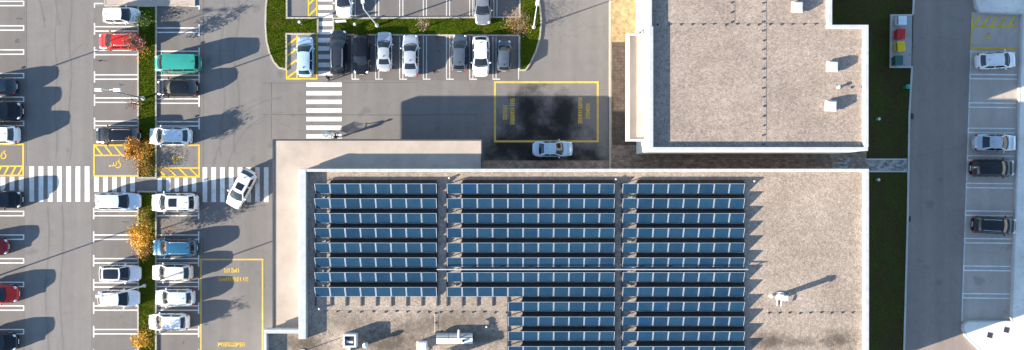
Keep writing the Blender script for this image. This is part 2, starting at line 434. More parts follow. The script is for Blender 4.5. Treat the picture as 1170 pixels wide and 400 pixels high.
# ================================================================== THE GROUND
def terrain():
    xs = [-260, -120, -60, 0, 20, 30, 34.6] + [34.6 + 6.6 * i / 10 for i in range(1, 11)] + [60, 120, 260]
    ys = [-200, -60, -30, 0, 30, 60, 200]
    mb = MB(); n = len(ys)
    for x in xs:
        for y in ys: mb.v.append((x, y, terr(x)))
    for i in range(len(xs) - 1):
        for j in range(n - 1): mb.f.append((i * n + j, (i + 1) * n + j, (i + 1) * n + j + 1, i * n + j + 1))
    o = mb.build('ground', 'asphalt'); tag(o, kind='structure'); return o
GROUND = terrain()

Z1, Z2 = 0.004, 0.009                           # stains and patches, then paint
def rect_px(name, x0, y0, x1, y1, mat, parent=GROUND, z=Z2):
    a = P(x0, y0, z); b = P(x1, y1, z)
    return sheet(name, [(a.x, b.y, z), (b.x, b.y, z), (b.x, a.y, z), (a.x, a.y, z)], mat, parent)
def line_px(mb, x0, y0, x1, y1, wid=0.12, z=Z2, east=False):
    f = PT if east else P
    a = f(x0, y0, z); b = f(x1, y1, z); d = (b - a); d.z = 0; d.normalize(); n = Vector((-d.y, d.x, 0)) * wid / 2
    mb.quad(a - n, b - n, b + n, a + n)

# ---- damp patches and older resurfaced pieces in the asphalt
random.seed(4)
def blob(name, cx, cy, rx, ry, mat, seed, z=Z1, rough=0.25, n=40, boxy=2.0):
    rnd = random.Random(seed); pts = []
    ph = [rnd.uniform(0, 6.28) for _ in range(6)]
    for k in range(n):
        a = 2 * math.pi * k / n
        r = 1 + rough * sum(math.sin((j + 2) * a + ph[j]) / (j + 1.5) for j in range(6)) + rnd.uniform(-.5, .5) * rough * .35
        ca, sa = math.cos(a), math.sin(a)
        q = (abs(ca) ** boxy + abs(sa) ** boxy) ** (-1 / boxy)
        p = P(cx + rx * r * q * ca, cy + ry * r * q * sa, z); pts.append(p)
    return sheet(name, pts, mat, GROUND)
m, nt_, b_ = base_mat('damp_asphalt', 0.22, 0.5)
v_ = wpos(nt_); nt_.links.new(ramp(nt_, noise(nt_, v_, 0.8, 6, 0.7), [(0.3, (0.006, 0.006, 0.007)), (0.7, (0.03, 0.029, 0.029))]), b_.inputs['Base Color'])
nt_.links.new(ramp(nt_, noise(nt_, v_, 0.7, 5, 0.7), [(0.35, (0.15, 0.15, 0.15)), (0.7, (0.6, 0.6, 0.6))]), b_.inputs['Roughness'])
MATS['damp_asphalt'] = m
asphalt('rubber_track', (0.153, 0.142, 0.134)); simple('oil_film', (0.075, 0.068, 0.064), 0.6, 0.4, 6.0)
asphalt('asphalt_dark', (0.105, 0.100, 0.098))
rect_px('damp_surface', 545, 92.5, 696, 186, 'asphalt_damp', z=.0042)
blob('oil_stain', 203, 14, 6, 2.2, 'asphalt_seam', 16, rough=0.5)  # lone dark ragged blot lying flat on the asphalt

rnd = random.Random(77)
for k in range(34):                             # oil drips under parked cars, mostly towards the head of each bay
    col_ = rnd.choice(((112, 150), (183, 222), (-5, 24), None, None))
    if col_: x, y = rnd.uniform(*col_), rnd.choice((18, 46, 74, 101, 128, 154, 231, 257, 285, 312, 339, 366, 392)) + rnd.uniform(-5, 5)
    else: x, y = rnd.choice((391, 418, 445, 472, 498, 525, 552, 579)) + rnd.uniform(-4, 4), rnd.uniform(48, 86)
    blob('oil_stain', x, y, rnd.uniform(1.2, 4.2), rnd.uniform(.9, 2.2), 'oil_film', 100 + k, z=.0052, rough=.4, n=22)
TRK = [.0032]
def track(pts, wid=.16):               # faint rubber tracks left by turning cars
    for off in (-.75, .75):
        TRK[0] += .00012; z = TRK[0]
        mb = MB(); q = [P(x, y, z) for x, y in pts]; L_ = []
        for i, p_ in enumerate(q):
            d_ = (q[min(i + 1, len(q) - 1)] - q[max(i - 1, 0)]).normalized(); n_ = Vector((-d_.y, d_.x, 0)); L_.append((p_ + n_ * (off - wid / 2), p_ + n_ * (off + wid / 2)))
        for a_, b_2 in zip(L_, L_[1:]): mb.quad(a_[0], b_2[0], b_2[1], a_[1])
        mb.build('tyre_track', 'rubber_track', GROUND)
track([(40 + 22 * math.sin(R(a)), 75 - 95 * math.cos(R(a))) for a in range(-10, 70, 8)]); track([(72 + 1.5 * math.sin(i), -10 + i * 12) for i in range(17)])
track([(262 + 3 * math.sin(i * .7), -10 + i * 11) for i in range(18)]); track([(250 + 75 * (1 - math.cos(R(a))), 210 - 90 * math.sin(R(a))) for a in range(0, 95, 8)])
track([(62 + 2 * math.sin(i * .5), 235 + i * 11) for i in range(18)])
# ---- seams cut in the asphalt
mb = MB(); line_px(mb, 300, 131, 452, 131.5, 0.05, Z1); line_px(mb, 452, 131.5, 552, 131, 0.05, Z1)
mb.build('asphalt_seam', 'asphalt_seam', GROUND)
for (a, b, c, d) in ((30, -10, 30, 190), (105, 205, 105, 420), (232, -10, 232, 292), (300, 95, 480, 94), (310, 94, 310, 160)):
    mb = MB(); line_px(mb, a, b, c, d, 0.035, Z1); mb.build('asphalt_seam', 'asphalt_seam', GROUND)
# bays laid in slightly darker asphalt
asphalt('asphalt_stall', (0.150, 0.136, 0.126))
rect_px('bay_surface', 106.5, 7, 157, 166, 'asphalt_stall', z=0.003); rect_px('bay_surface', 106.5, 220, 157, 420, 'asphalt_stall', z=0.003)
rect_px('bay_surface', 178, 7, 229, 166, 'asphalt_stall', z=0.003); rect_px('bay_surface', 178, 220, 229, 420, 'asphalt_stall', z=0.003)
rect_px('bay_surface', -30, -10, 28.5, 430, 'asphalt_stall', z=0.003)
rect_px('bay_surface', 381, 40, 593, 92, 'asphalt_stall', z=0.003); rect_px('bay_surface', 381, -25, 594, 19, 'asphalt_stall', z=0.003)

# ---- bay lines: pairs of white lines closed at the aisle, with a short tick
def pair_h(y, xa, xb, closed_at, tick, mat='paint_white'):
    mb = MB()
    line_px(mb, xa, y - 2.5, xb, y - 2.5); line_px(mb, xa, y + 2.5, xb, y + 2.5)
    x = xa if closed_at == 'a' else xb; d = 6.5 if tick else 3.1
    zz = Z2 + 0.0006
    line_px(mb, x, y - d, x, y + d, 0.13, zz)
    mb.build('bay_line', mat, GROUND)
for y in (4, 32, 59.5, 86.5, 113.5, 141): pair_h(y, -26, 27, 'b', False)
for y in (244, 271, 298, 325, 352, 379, 406): pair_h(y, -26, 27, 'b', False)
for y in (33, 60, 88, 114.5, 141): pair_h(y, 108, 157, 'a', True)
for y in (244, 271, 298, 325.5, 352, 379, 406): pair_h(y, 107, 157, 'a', True)
for y in (34.5, 61, 88.5, 115.5, 141.5): pair_h(y, 178, 227.5, 'b', True)
for y in (244, 271, 298, 325, 352, 379, 406): pair_h(y, 178, 227, 'b', True)
mb = MB(); line_px(mb, 108, 4, 118, 4); line_px(mb, 108, 3.5, 108, 9, z=Z2 + .0006); mb.build('bay_line', 'paint_white', GROUND)
mb = MB(); line_px(mb, 216, 7, 228, 7); line_px(mb, 227.5, 6.5, 227.5, 11, z=Z2 + .0006); mb.build('bay_line', 'paint_white', GROUND)
def pair_v(x, ya, yb, tick):
    mb = MB(); line_px(mb, x - 1.8, ya, x - 1.8, yb, 0.10); line_px(mb, x + 1.8, ya, x + 1.8, yb, 0.10)
    if tick: line_px(mb, x - 2.2, yb, x + 6.5, yb, 0.12, Z2 + .0006)
    mb.build('bay_line', 'paint_worn', GROUND)
for x in (404, 431, 458.5, 485.5, 512, 538.5, 565): pair_v(x, 41, 90.5, True)
for x in (404, 431, 458.5, 485.5, 512, 538.5, 566): pair_v(x, -20, 18.5, False)
mb = MB(); line_px(mb, 592.5, 42, 592.5, 91, .1); mb.build('bay_line', 'paint_worn', GROUND)

# ---- zebra crossings
for i in range(7): rect_px('crossing_stripe', 33.5 + 10.55 * i, 190, 39 + 10.55 * i, 230.5, 'paint_white')
for i in range(6): rect_px('crossing_stripe', -31 + 10.5 * i, 202, -25.5 + 10.5 * i, 219, 'paint_white')
for i in range(5): rect_px('crossing_stripe', 107.5 + 10.3 * i, 202, 113 + 10.3 * i, 219, 'paint_white')
for i in range(5): rect_px('crossing_stripe', 180 + 9.8 * i, 202.5, 185 + 9.8 * i, 219, 'paint_white')
for i in range(8): rect_px('crossing_stripe', 231.5 + 10.0 * i, 191, 236.8 + 10.0 * i, 231, 'paint_white')
for i in range(11): rect_px('crossing_stripe', 363.5, -13 + 9.4 * i, 380, -7.8 + 9.4 * i, 'paint_white')
for i in range(7): rect_px('crossing_stripe', 350, 94.2 + 9.85 * i, 390.5, 99.2 + 9.85 * i, 'paint_white')

# ---- yellow accessible bays, loading bays
def frame_px(name, x0, y0, x1, y1, wid=0.16, mat='paint_yellow', sides='tblr'):
    mb = MB(); e = wid * S / 2
    if 't' in sides: line_px(mb, x0 - e, y0, x1 + e, y0, wid)
    if 'b' in sides: line_px(mb, x0 - e, y1, x1 + e, y1, wid)
    if 'l' in sides: line_px(mb, x0, y0, x0, y1, wid, Z2 + .0006)
    if 'r' in sides: line_px(mb, x1, y0, x1, y1, wid, Z2 + .0006)
    return mb.build(name, mat, GROUND)
def hatch_px(x0, y0, x1, y1, n, slant, wid=0.17, mat='paint_yellow', vert=False):
    mb = MB()
    for i in range(n):
        if vert:
            h = (y1 - y0) / n; line_px(mb, x0, y0 + h * (i + 1) - 1, x1, y0 + h * (i + 1) - 1 - slant, wid, Z2 + .0012)
        else:
            h = (x1 - x0 - abs(slant)) / (n - 1); xs = x0 + h * i + (0 if slant > 0 else -slant)
            line_px(mb, xs, y0, xs + slant, y1, wid, Z2 + .0012)
    mb.build('hatching', mat, GROUND)
frame_px('bay_outline', 107.5, 166, 158, 201); mb = MB(); line_px(mb, 108, 177.5, 157, 177.5, .14, Z2 + .0003); mb.build('bay_line', 'paint_yellow', GROUND)
hatch_px(109, 167, 150, 177, 4, 8)
frame_px('bay_outline', 178, 166, 227.5, 202, sides='tbr'); mb = MB(); line_px(mb, 179, 192, 227, 192, .14, Z2 + .0003); mb.build('bay_line', 'paint_yellow', GROUND)
hatch_px(180, 192.5, 226, 201.5, 4, 9)
frame_px('bay_outline', -25, 165, 26.5, 200.5); mb = MB(); line_px(mb, -25, 190, 26, 190, .14, Z2 + .0003); mb.build('bay_line', 'paint_yellow', GROUND)
hatch_px(-20, 190.5, 26, 200, 6, -5)
frame_px('bay_outline', 327.5, 39, 362, 90, sides='bl', mat='paint_yellow'); mb = MB(); line_px(mb, 339.5, 40, 339.5, 90, .14, Z2 + .0003); line_px(mb, 362, 40, 362, 90, .14, Z2 + .0003); mb.build('bay_line', 'paint_yellow', GROUND)
hatch_px(328, 40, 339, 90, 4, 8, vert=True)
mb = MB(); line_px(mb, 352.5, -20, 352.5, 19, .14); line_px(mb, 362, -20, 362, 19, .14); mb.build('bay_line', 'paint_yellow', GROUND)
hatch_px(353, -20, 362, 19, 3, 9, vert=True)
frame_px('loading_bay_outline', 565.5, 94, 683, 161.5, 0.2, 'paint_faded_yellow')
frame_px('loading_bay_outline', 229.5, 296.5, 300, 440, 0.16, 'paint_faded_yellow')

def lettering(px, py, nchar, length, height, rot, seed, mat='paint_faded_yellow'):
    """worn capital letters, no longer legible: strokes of a stencil"""
    rnd = random.Random(seed); mb = MB(); c = P(px, py, Z2)
    cw = length / nchar
    ca, sa = math.cos(R(rot)), math.sin(R(rot))
    def bar(x0, y0, x1, y1, wd=0.105):
        a = Vector((x0, y0)); b = Vector((x1, y1)); d = (b - a).normalized(); n = Vector((-d.y, d.x)) * wd / 2
        q = [a - n, b - n, b + n, a + n]
        mb.quad(*[(c.x + p.x * ca - p.y * sa, c.y + p.x * sa + p.y * ca, Z2) for p in q])
    for i in range(nchar):
        x = -length / 2 + cw * i; w_ = cw * 0.72; h = height
        st = rnd.choice('EROAINST')
        if st != 'I' and st != 'T' and st != 'S': bar(x, -h / 2, x, h / 2)
        if st in 'OAN': bar(x + w_, -h / 2, x + w_, h / 2)
        if st in 'EROSAT': bar(x, h / 2 - .04, x + w_, h / 2 - .04)
        if st in 'ERASO' and st != 'O': bar(x, 0, x + w_, 0)
        if st in 'EOS': bar(x, -h / 2 + .04, x + w_, -h / 2 + .04)
        if st in 'RN': bar(x + .05, h / 2 - .05 if st == 'N' else 0, x + w_, -h / 2)
        if st in 'IT': bar(x + w_ / 2, -h / 2, x + w_ / 2, h / 2)
        if st == 'R': bar(x + w_, 0, x + w_, h / 2)
        if st == 'S': bar(x, 0, x, h / 2); bar(x + w_, -h / 2, x + w_, 0)
    mb.build('painted_lettering', mat, GROUND)
lettering(577, 127.5, 5, 1.55, 0.42, 90, 1); lettering(585.5, 126.5, 9, 2.75, 0.42, 90, 2)
lettering(671.5, 127.5, 5, 1.55, 0.42, -90, 3); lettering(663, 127, 9, 2.75, 0.42, -90, 4)
lettering(265, 309, 5, 1.65, 0.45, 180, 5); lettering(266, 319, 10, 3.1, 0.42, 180, 6); lettering(265, 393.5, 9, 2.8, 0.42, 0, 7)

def wheelchair(px, py, rot, s=1.0, mat='paint_yellow', z=Z2, f=P):
    c = f(px, py, z); mb = MB(); ca, sa = math.cos(R(rot)), math.sin(R(rot))
    def T(x, y): return (c.x + s * (x * ca - y * sa), c.y + s * (x * sa + y * ca), c.z)
    def bar(x0, y0, x1, y1, wd=0.13):
        a = Vector((x0, y0)); b = Vector((x1, y1)); d = (b - a).normalized(); n = Vector((-d.y, d.x)) * wd / 2
        mb.quad(*[T(p.x, p.y) for p in (a - n, b - n, b + n, a + n)])
    for k in range(12):
        a0 = R(130 + 21 * k); a1 = R(130 + 21 * (k + 1)); r0, r1 = 0.36, 0.25
        mb.quad(T(r0 * math.cos(a0), -.25 + r0 * math.sin(a0)), T(r0 * math.cos(a1), -.25 + r0 * math.sin(a1)), T(r1 * math.cos(a1), -.25 + r1 * math.sin(a1)), T(r1 * math.cos(a0), -.25 + r1 * math.sin(a0)))
    bar(-.08, .45, -.05, -.1); bar(-.05, -.1, .3, -.1); bar(.3, -.1, .48, -.48); bar(-.05, .2, .28, .2, .1); bar(.46, -.48, .6, -.42, .1)
    for k in range(8):
        a0 = R(45 * k); a1 = R(45 * (k + 1))
        mb.quad(T(-.1, .62), T(-.1 + .11 * math.cos(a0), .62 + .11 * math.sin(a0)), T(-.1 + .11 * math.cos(R(45 * k + 22)), .62 + .11 * math.sin(R(45 * k + 22))), T(-.1 + .11 * math.cos(a1), .62 + .11 * math.sin(a1)))
    mb.build('wheelchair_symbol', mat, GROUND)
wheelchair(132, 188.5, 90, .95); wheelchair(203, 180.5, -90, .95); wheelchair(1, 178, 90, .95)

# ---- islands, kerbs, turf
LAWNS = []
def island(pts_px, kerb_mat='kerb_stone', name='lawn', closed=True, mat='lawn', kerb=True):
    pts = [P(x, y, 0.12) for x, y in pts_px]
    o = slab(name, [(p.x, p.y) for p in pts], -0.15, 0.10, mat, kind='structure')
    LAWNS.append((o, 0.10))
    if kerb: ribbon('kerb', [(p.x, p.y) for p in pts], 0.17, -0.1, 0.13, kerb_mat, o, closed=closed)
    return o
def arc(cx, cy, rx, ry, a0, a1, n):
    return [(cx + rx * math.cos(R(a0 + (a1 - a0) * i / n)), cy + ry * math.sin(R(a0 + (a1 - a0) * i / n))) for i in range(n + 1)]
island([(157.8, 7), (178, 7), (178, 203), (157.8, 203)]); island([(157.8, 219), (178, 219), (178, 440), (157.8, 440)])
island([(-46, -20), (-25.5, -20), (-25.5, 203), (-46, 203)]); island([(-46, 219), (-25.5, 219), (-25.5, 440), (-46, 440)])
left_end = [(363, 20.5), (363, 38.5), (327, 38.5), (327, 79)] + [(319, 77.5), (312.5, 70), (308, 60), (304.8, 47), (303.4, 30), (303.8, 10), (306, -12), (310, -30)] + [(327.5, -30), (327.5, 20.5)]
island(left_end)
right_end = [(381, 21), (594, 19.5), (594, -30), (609, -30), (613.5, -10), (617, 8), (618.5, 24), (617, 42), (612.5, 58), (606, 72), (600.5, 80), (593.5, 80), (593.5, 40.5), (381, 39.5)]
island(right_end)
# raised crossing between the islands
o = slab('footpath', [tuple(P(x, y, .1))[:2] for x, y in ((120, 6.2), (222, 6.2), (222, -40), (120, -40))], -0.1, 0.105, 'step_concrete', kind='structure')
ribbon('kerb', [tuple(P(x, y, .1))[:2] for x, y in ((120, -40), (120, 6.2), (222, 6.2), (222, -40))], 0.16, -.1, .125, 'kerb_stone', o)

def blades(name, lawn_list, mat, dens, h, seed, zf=None, label=None):
    """short turf: single triangular blades scattered over the lawn outlines"""
    rnd = random.Random(seed); V = []; F = []
    for o, z in lawn_list:
        me = o.data; me.calc_loop_triangles()
        for t in me.loop_triangles:
            a, b, c = (me.vertices[i].co for i in t.vertices)
            nrm = (b - a).cross(c - a); ar = nrm.length / 2
            if ar < 1e-4 or nrm.z < 0.5 * nrm.length: continue
            for _ in range(int(ar * dens)):
                u, v = rnd.random(), rnd.random()
                if u + v > 1: u, v = 1 - u, 1 - v
                p = a + (b - a) * u + (c - a) * v
                if abs(p.x) > 62 or abs(p.y) > 26: continue
                an = rnd.uniform(0, 6.283); hh = h * rnd.uniform(.5, 1.3); wd = 0.022 * rnd.uniform(.7, 1.4)
                dx, dy = math.cos(an), math.sin(an); ln = rnd.uniform(.2, .9) * hh
                n = len(V)
                V += [(p.x - dx * wd, p.y - dy * wd, p.z - .005), (p.x + dx * wd, p.y + dy * wd, p.z - .005), (p.x - dy * ln, p.y + dx * ln, p.z + hh)]
                F.append((n, n + 1, n + 2))
    me = bpy.data.meshes.new(name); me.from_pydata(V, [], F)
    o = link(name, me, mat); tag(o, label, 'grass', kind='stuff'); return o
blades('grass', LAWNS, 'lawn_blade', 260, 0.075, 5, label='short green grass on the kerbed parking islands')

# ---- pavement by the northern block
pv = slab('pavement', [tuple(P(x, y, .1))[:2] for x, y in ((697, -60), (760, -60), (760, 200), (697, 200))], -0.2, 0.10, 'paver_yellow', kind='structure')
ribbon('kerb', [tuple(P(x, y, .1))[:2] for x, y in ((697, -60), (697, 200))], 0.2, -.1, .115, 'kerb_stone', pv)
sheet('dark_paving', [P(x, y, .104) for x, y in ((699.2, 48), (760, 48), (760, 166), (699.2, 166))], 'deck_brown', pv)
alley = sheet('alley', [P(x, y, .109) for x, y in ((699, 166), (990, 166), (990, 206), (699, 206))], 'paver_brown', kind='structure')
drk = sheet('alley_edge', [P(x, y, .012) for x, y in ((520, 183.5), (697, 183.5), (697, 206), (520, 206))], 'paver_brown', alley)

# ---- eastern side: verge, road, bays, concrete
def strip_e(name, pts, mat, dz, parent=None, kind=None):
    return sheet(name, [PT(x, y, dz) for x, y in pts], mat, parent, kind)
def verge():
    mb = MB(); n = 18; y0, y1 = 40, -40
    xs = [31 + (41.55 - 31) * i / n for i in range(n + 1)]
    def px_edge(py): return 1043.5 - (py * 10.5 / 400)
    ys = [-40, -20, -10, -4, 0, 4, 10, 20, 40]
    for y in ys:
        py = 215 - y * S
        xe = PT(px_edge(py), py).x
        for i in range(n + 1):
            x = 31 + (xe - 31) * i / n; mb.v.append((x, y, terr(x) + 0.08))
    for j in range(len(ys) - 1):
        for i in range(n):
            a = j * (n + 1) + i; mb.f.append((a, a + 1, a + n + 2, a + n + 1))
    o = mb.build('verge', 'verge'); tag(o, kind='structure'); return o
VERGE = verge()
pads = []
ke = [PT(x, y, .0) for x, y in ((1046, -60), (1043, 10), (1042.5, 17))]
ke2 = [PT(x, y, .0) for x, y in ((1041.5, 76), (1038.5, 130), (1036.5, 250), (1032.5, 400), (1030, 520))]
ribbon('kerb', [p[:2] for p in ke], 0.2, -.1, .14, 'kerb_pale', VERGE, zf=terr); ribbon('kerb', [p[:2] for p in ke2], 0.2, -.1, .14, 'kerb_pale', VERGE, zf=terr)
road = strip_e('road', [(1046, -60), (1043, 10), (1041.5, 76), (1038.5, 130), (1032.5, 400), (1030, 520), (1300, 520), (1300, -60)], 'asphalt_east', 0.006, kind='structure')
strip_e('bay_surface', [(1112, 14), (1166, 14), (1153.5, 368), (1098.5, 368)], 'asphalt_bay', 0.010, road)
pave = slab('concrete_pavement', [tuple(PT(x, y, .0))[:2] for x, y in ((1112, 0), (1117, 14.5), (1166.5, 16.5), (1154, 367), (1102, 367), (1098, 372), (1100, 380), (1120, 401), (1135, 430), (1140, 520), (1400, 520), (1400, -60), (1112, -60))], -1.3, -0.90, 'concrete_east', kind='structure')
ribbon('kerb', [tuple(PT(x, y, .0))[:2] for x, y in ((1112, -60), (1112, 0), (1113.5, 9), (1118, 14.5), (1166.5, 16.5), (1154, 367), (1104, 367), (1099.5, 370), (1098.5, 375), (1102, 383), (1120, 401), (1135, 430), (1140, 520))], 0.16, -1.2, -.885, 'kerb_pale', pave)
def e_line(y0, xa, xb, y1=None, wid=.12, mat='paint_worn', nm='bay_line', z=0.014):
    mb = MB(); line_px(mb, xa, y0, xb, y1 if y1 is not None else y0 + .6, wid, z, True); mb.build(nm, mat, road)
def e_pair(y):
    xl = 1109.5 - (y - 50) * 10.5 / 320; xr = 1163 - (y - 50) * 10 / 320
    mb = MB()
    line_px(mb, xl, y - 2.6, xr, y - 2, .11, .014, True); line_px(mb, xl, y + 2.4, xr, y + 3, .11, .014, True); line_px(mb, xl, y - 3, xl, y + 2.9, .1, .0146, True)
    mb.build('bay_line', 'paint_east', road)
for y in (87.5, 120, 149, 180.5, 212, 243.5, 275, 306.5, 338): e_pair(y)
mb = MB(); line_px(mb, 1111, 14, 1099, 367, .12, .012, True); mb.build('bay_line', 'paint_worn', road)
e_line(59, 1108, 1161)
e_line(55, 1109, 1161, wid=.17, mat='paint_yellow'); e_line(30, 1110.5, 1162, wid=.15, mat='paint_yellow'); e_line(16, 1111, 1109.5, 55, wid=.14, mat='paint_yellow', z=.0146)
mb = MB()
for i in range(5): line_px(mb, 1113 + 10 * i, 29, 1120 + 10 * i, 18.5, .22, .0152, True)
mb.build('hatching', 'paint_yellow', road)
wheelchair(1127, 41.5, 90, .8, 'paint_yellow', .014, PT)
# paved link from the alley to the road
mb = MB(); n = 12
for i in range(n + 1):
    x = 958 + (1036.5 - 958) * i / n; a = PT(x, 181.5 if x < 1000 else 182.5, .13); b = PT(x, 196, .13); mb.v += [tuple(a), tuple(b)]
for i in range(n): mb.f.append((2 * i, 2 * i + 1, 2 * i + 3, 2 * i + 2))
lk = mb.build('paved_link', 'paver_grey'); tag(lk, kind='structure')
for yy in (182, 196):
    ribbon('kerb', [tuple(PT(x, yy, .1))[:2] for x in (986, 995, 1005, 1015, 1025, 1036)], .14, -.1, .16, 'kerb_pale', lk, zf=terr)
# concrete stand for the waste containers
z_ = -0.9
pad = slab('container_stand', [tuple(P(x, y, z_))[:2] for x, y in ((1018, 18), (1042, 18), (1041, 76), (1017.5, 76))], -1.2, z_ + .06, 'concrete_stand', kind='structure')
ribbon('kerb', [tuple(P(x, y, z_))[:2] for x, y in ((1042, 17.5), (1018, 17.5), (1017.3, 76.5), (1041, 76.5))], .17, -1.1, z_ + .12, 'kerb_pale', pad)
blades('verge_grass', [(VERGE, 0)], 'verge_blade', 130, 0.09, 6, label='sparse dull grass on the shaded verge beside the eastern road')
for (x, y) in ((1041.8, 133), (1038.5, 250)):
    c = PT(x, y, 0.012); mb = MB(); mb.box(-.2, .2, -.3, .3, -.02, .004)
    for k in range(6): mb.box(-.17, .17, -.26 + k * .1, -.21 + k * .1, .004, .014)
    o = mb.build('drain_grate', 'grate_iron', road); o.location = c

# ================================================================== BUILDINGS
def pxy(pts, z): return [tuple(P(x, y, z))[:2] for x, y in pts]
def coping(x0, y0, x1, y1, z, zt, parent, mat='coping_white', name='coping'):
    a = P(x0, y0, zt); b = P(x1, y1, zt)
    mb = MB(); mb.box(a.x, b.x, b.y, a.y, z, zt)
    o = mb.build(name, mat, parent)
    bv = o.modifiers.new('edge', 'BEVEL'); bv.width = 0.02; bv.segments = 1
    return o

# ---- the solar-roofed building
ZD, ZP, ZC = 5.10, 5.68, 4.28                   # gravel deck, coping, canopy roof
solar = empty('commercial_building', P(660, 300, 0), label='wide flat building with solar panels on its gravel roof and a cream canopy', cat='building')
def up(o):                                       # keep world coordinates under the thing's Empty
    o.matrix_parent_inverse = o.parent.matrix_basis.inverted(); return o
outl = [(342.5, 193.5), (992, 193.5), (992, 452), (302.5, 452), (302.5, 378), (342.5, 378)]
up(slab('wall', pxy(outl, ZP), -0.2, ZD - .02, 'plaster_white', solar))
def inset(x0, y0, x1, y1): return [(x0, y0), (x1, y0), (x1, y1), (x0, y1)]
up(sheet('gravel_roof', [P(x, y, ZD) for x, y in ((342.8, 193.8), (991.7, 193.8), (991.7, 451.5), (302.8, 451.5), (302.8, 378.3), (342.8, 378.3))], 'gravel_pale', solar))
up(coping(349.5, 192.8, 988.6, 196.2, ZD - .3, ZP, solar)); up(coping(988.6, 192.8, 993, 448.4, ZD - .3, ZP, solar)); up(coping(301.6, 448.4, 993, 453, ZD - .3, ZP, solar))
up(coping(341.2, 192.8, 349.5, 387.5, ZD - .3, ZP + .02, solar)); up(coping(301.6, 376.4, 341.2, 381, ZD - .3, ZP, solar)); up(coping(301.6, 381, 304.6, 448.4, ZD - .3, ZP, solar))
cp = up(slab('canopy', pxy([(313, 160.5), (550, 160.5), (550, 196), (345, 196), (345, 380), (313, 380)], ZC), ZC - .55, ZC, 'canopy_screed', solar))
def sub(o): o.matrix_parent_inverse = Matrix.Identity(4); return o
for (x0, y0, x1, y1) in ((311.3, 159, 551, 160.8), (311.3, 160.8, 313.2, 378.2), (549.6, 160.8, 551, 193)):
    a = P(x0, y0, ZC + .06); b = P(x1, y1, ZC + .06); mb = MB(); mb.box(a.x, b.x, b.y, a.y, ZC - .5, ZC + .06)
    o = mb.build('edge_trim', 'flashing_dark', cp)
# pillars and shop glazing below the canopy
for x in (445, 540):
    p = P(x, 166, 0); mb = MB(); mb.lathe([(.16, 0), (.16, ZC - .5)], 12, p); up(mb.build('pillar', 'plaster_white', solar, 40))
for y in (215, 265, 315, 360):
    p = P(330, y, 0); mb = MB(); mb.lathe([(.16, 0), (.16, ZC - .5)], 12, p); up(mb.build('pillar', 'plaster_white', solar, 40))
wa = P(342.5, 193.5, ZP)
for k in range(7):
    mb = MB(); x = wa.x + 1.0 + k * 2.4; mb.box(x, x + 2.1, wa.y, wa.y + .05, .15, 3.1); wd = up(mb.build('shop_window', 'glass_building', solar))
    mb = MB(); mb.box(x - .06, x, wa.y, wa.y + .08, .1, 3.16); mb.box(x + 2.1, x + 2.16, wa.y, wa.y + .08, .1, 3.16); mb.box(x - .06, x + 2.16, wa.y, wa.y + .08, 3.1, 3.16)
    mb.build('frame', 'flashing_dark', wd)
for k in range(5):
    mb = MB(); y = wa.y - 2.6 - k * 2.8; mb.box(wa.x - .05, wa.x, y - 2.1, y, .15, 3.1); up(mb.build('shop_window', 'glass_building', solar))

# ---- the northern building
NZD, NZP = 7.28, 7.80
north = empty('commercial_building', P(860, 60, 0), label='taller white building with bare gravel roof and stepped corner, at the top', cat='building')
no = [(742.5, -70), (950, -70), (950, 29), (991, 29), (991, 172), (742.5, 172)]
up(slab('wall', pxy(no, NZP), -0.9, NZD - .02, 'plaster_white', north))
up(sheet('gravel_roof', [P(x, y, NZD) for x, y in ((742.8, -69), (949.7, -69), (949.7, 29.3), (990.7, 29.3), (990.7, 171.2), (742.8, 171.2))], 'gravel_north', north))
up(coping(741, -71, 745, 30, NZD - .2, NZP, north)); up(coping(741.5, 30, 746.5, 168, NZD - .2, NZP + .02, north))
up(coping(741.5, 168, 992, 172.2, NZD - .2, NZP, north)); up(coping(988, 28.2, 992.5, 168, NZD - .2, NZP, north))
up(coping(946.5, 28.2, 988, 32, NZD - .2, NZP, north)); up(coping(946.5, -71, 951, 28.2, NZD - .2, NZP, north))
NC = 5.0
a = P(716, 39, NC + .2); b = P(716, 161, NC + .2); wx = P(742.5, 0, NZP).x
mb = MB(); mb.box(a.x, wx, b.y, a.y, NC - .4, NC); nc = up(mb.build('canopy', 'canopy_screed', north))
for (x0, x1, y0, y1) in ((a.x - .02, a.x + .3, b.y - .02, a.y + .02), (a.x + .3, wx, b.y - .02, b.y + .16), (a.x + .3, wx, a.y - .16, a.y + .02)):
    mb = MB(); mb.box(x0, x1, y0, y1, NC - .45, NC + .22); mb.build('rim', 'coping_white', nc)
for y in (45, 75, 105, 130, 155):
    p = P(722, y, 0); mb = MB(); mb.lathe([(.12, 0.1), (.12, NC - .4)], 10, p); up(mb.build('pillar', 'metal_white', north, 40))
for y in (52, 80, 108, 136):
    p = P(0, y, 0); mb = MB(); mb.box(wx - .05, wx, p.y - .9, p.y + .9, .2, 2.8); up(mb.build('window', 'glass_building', north))

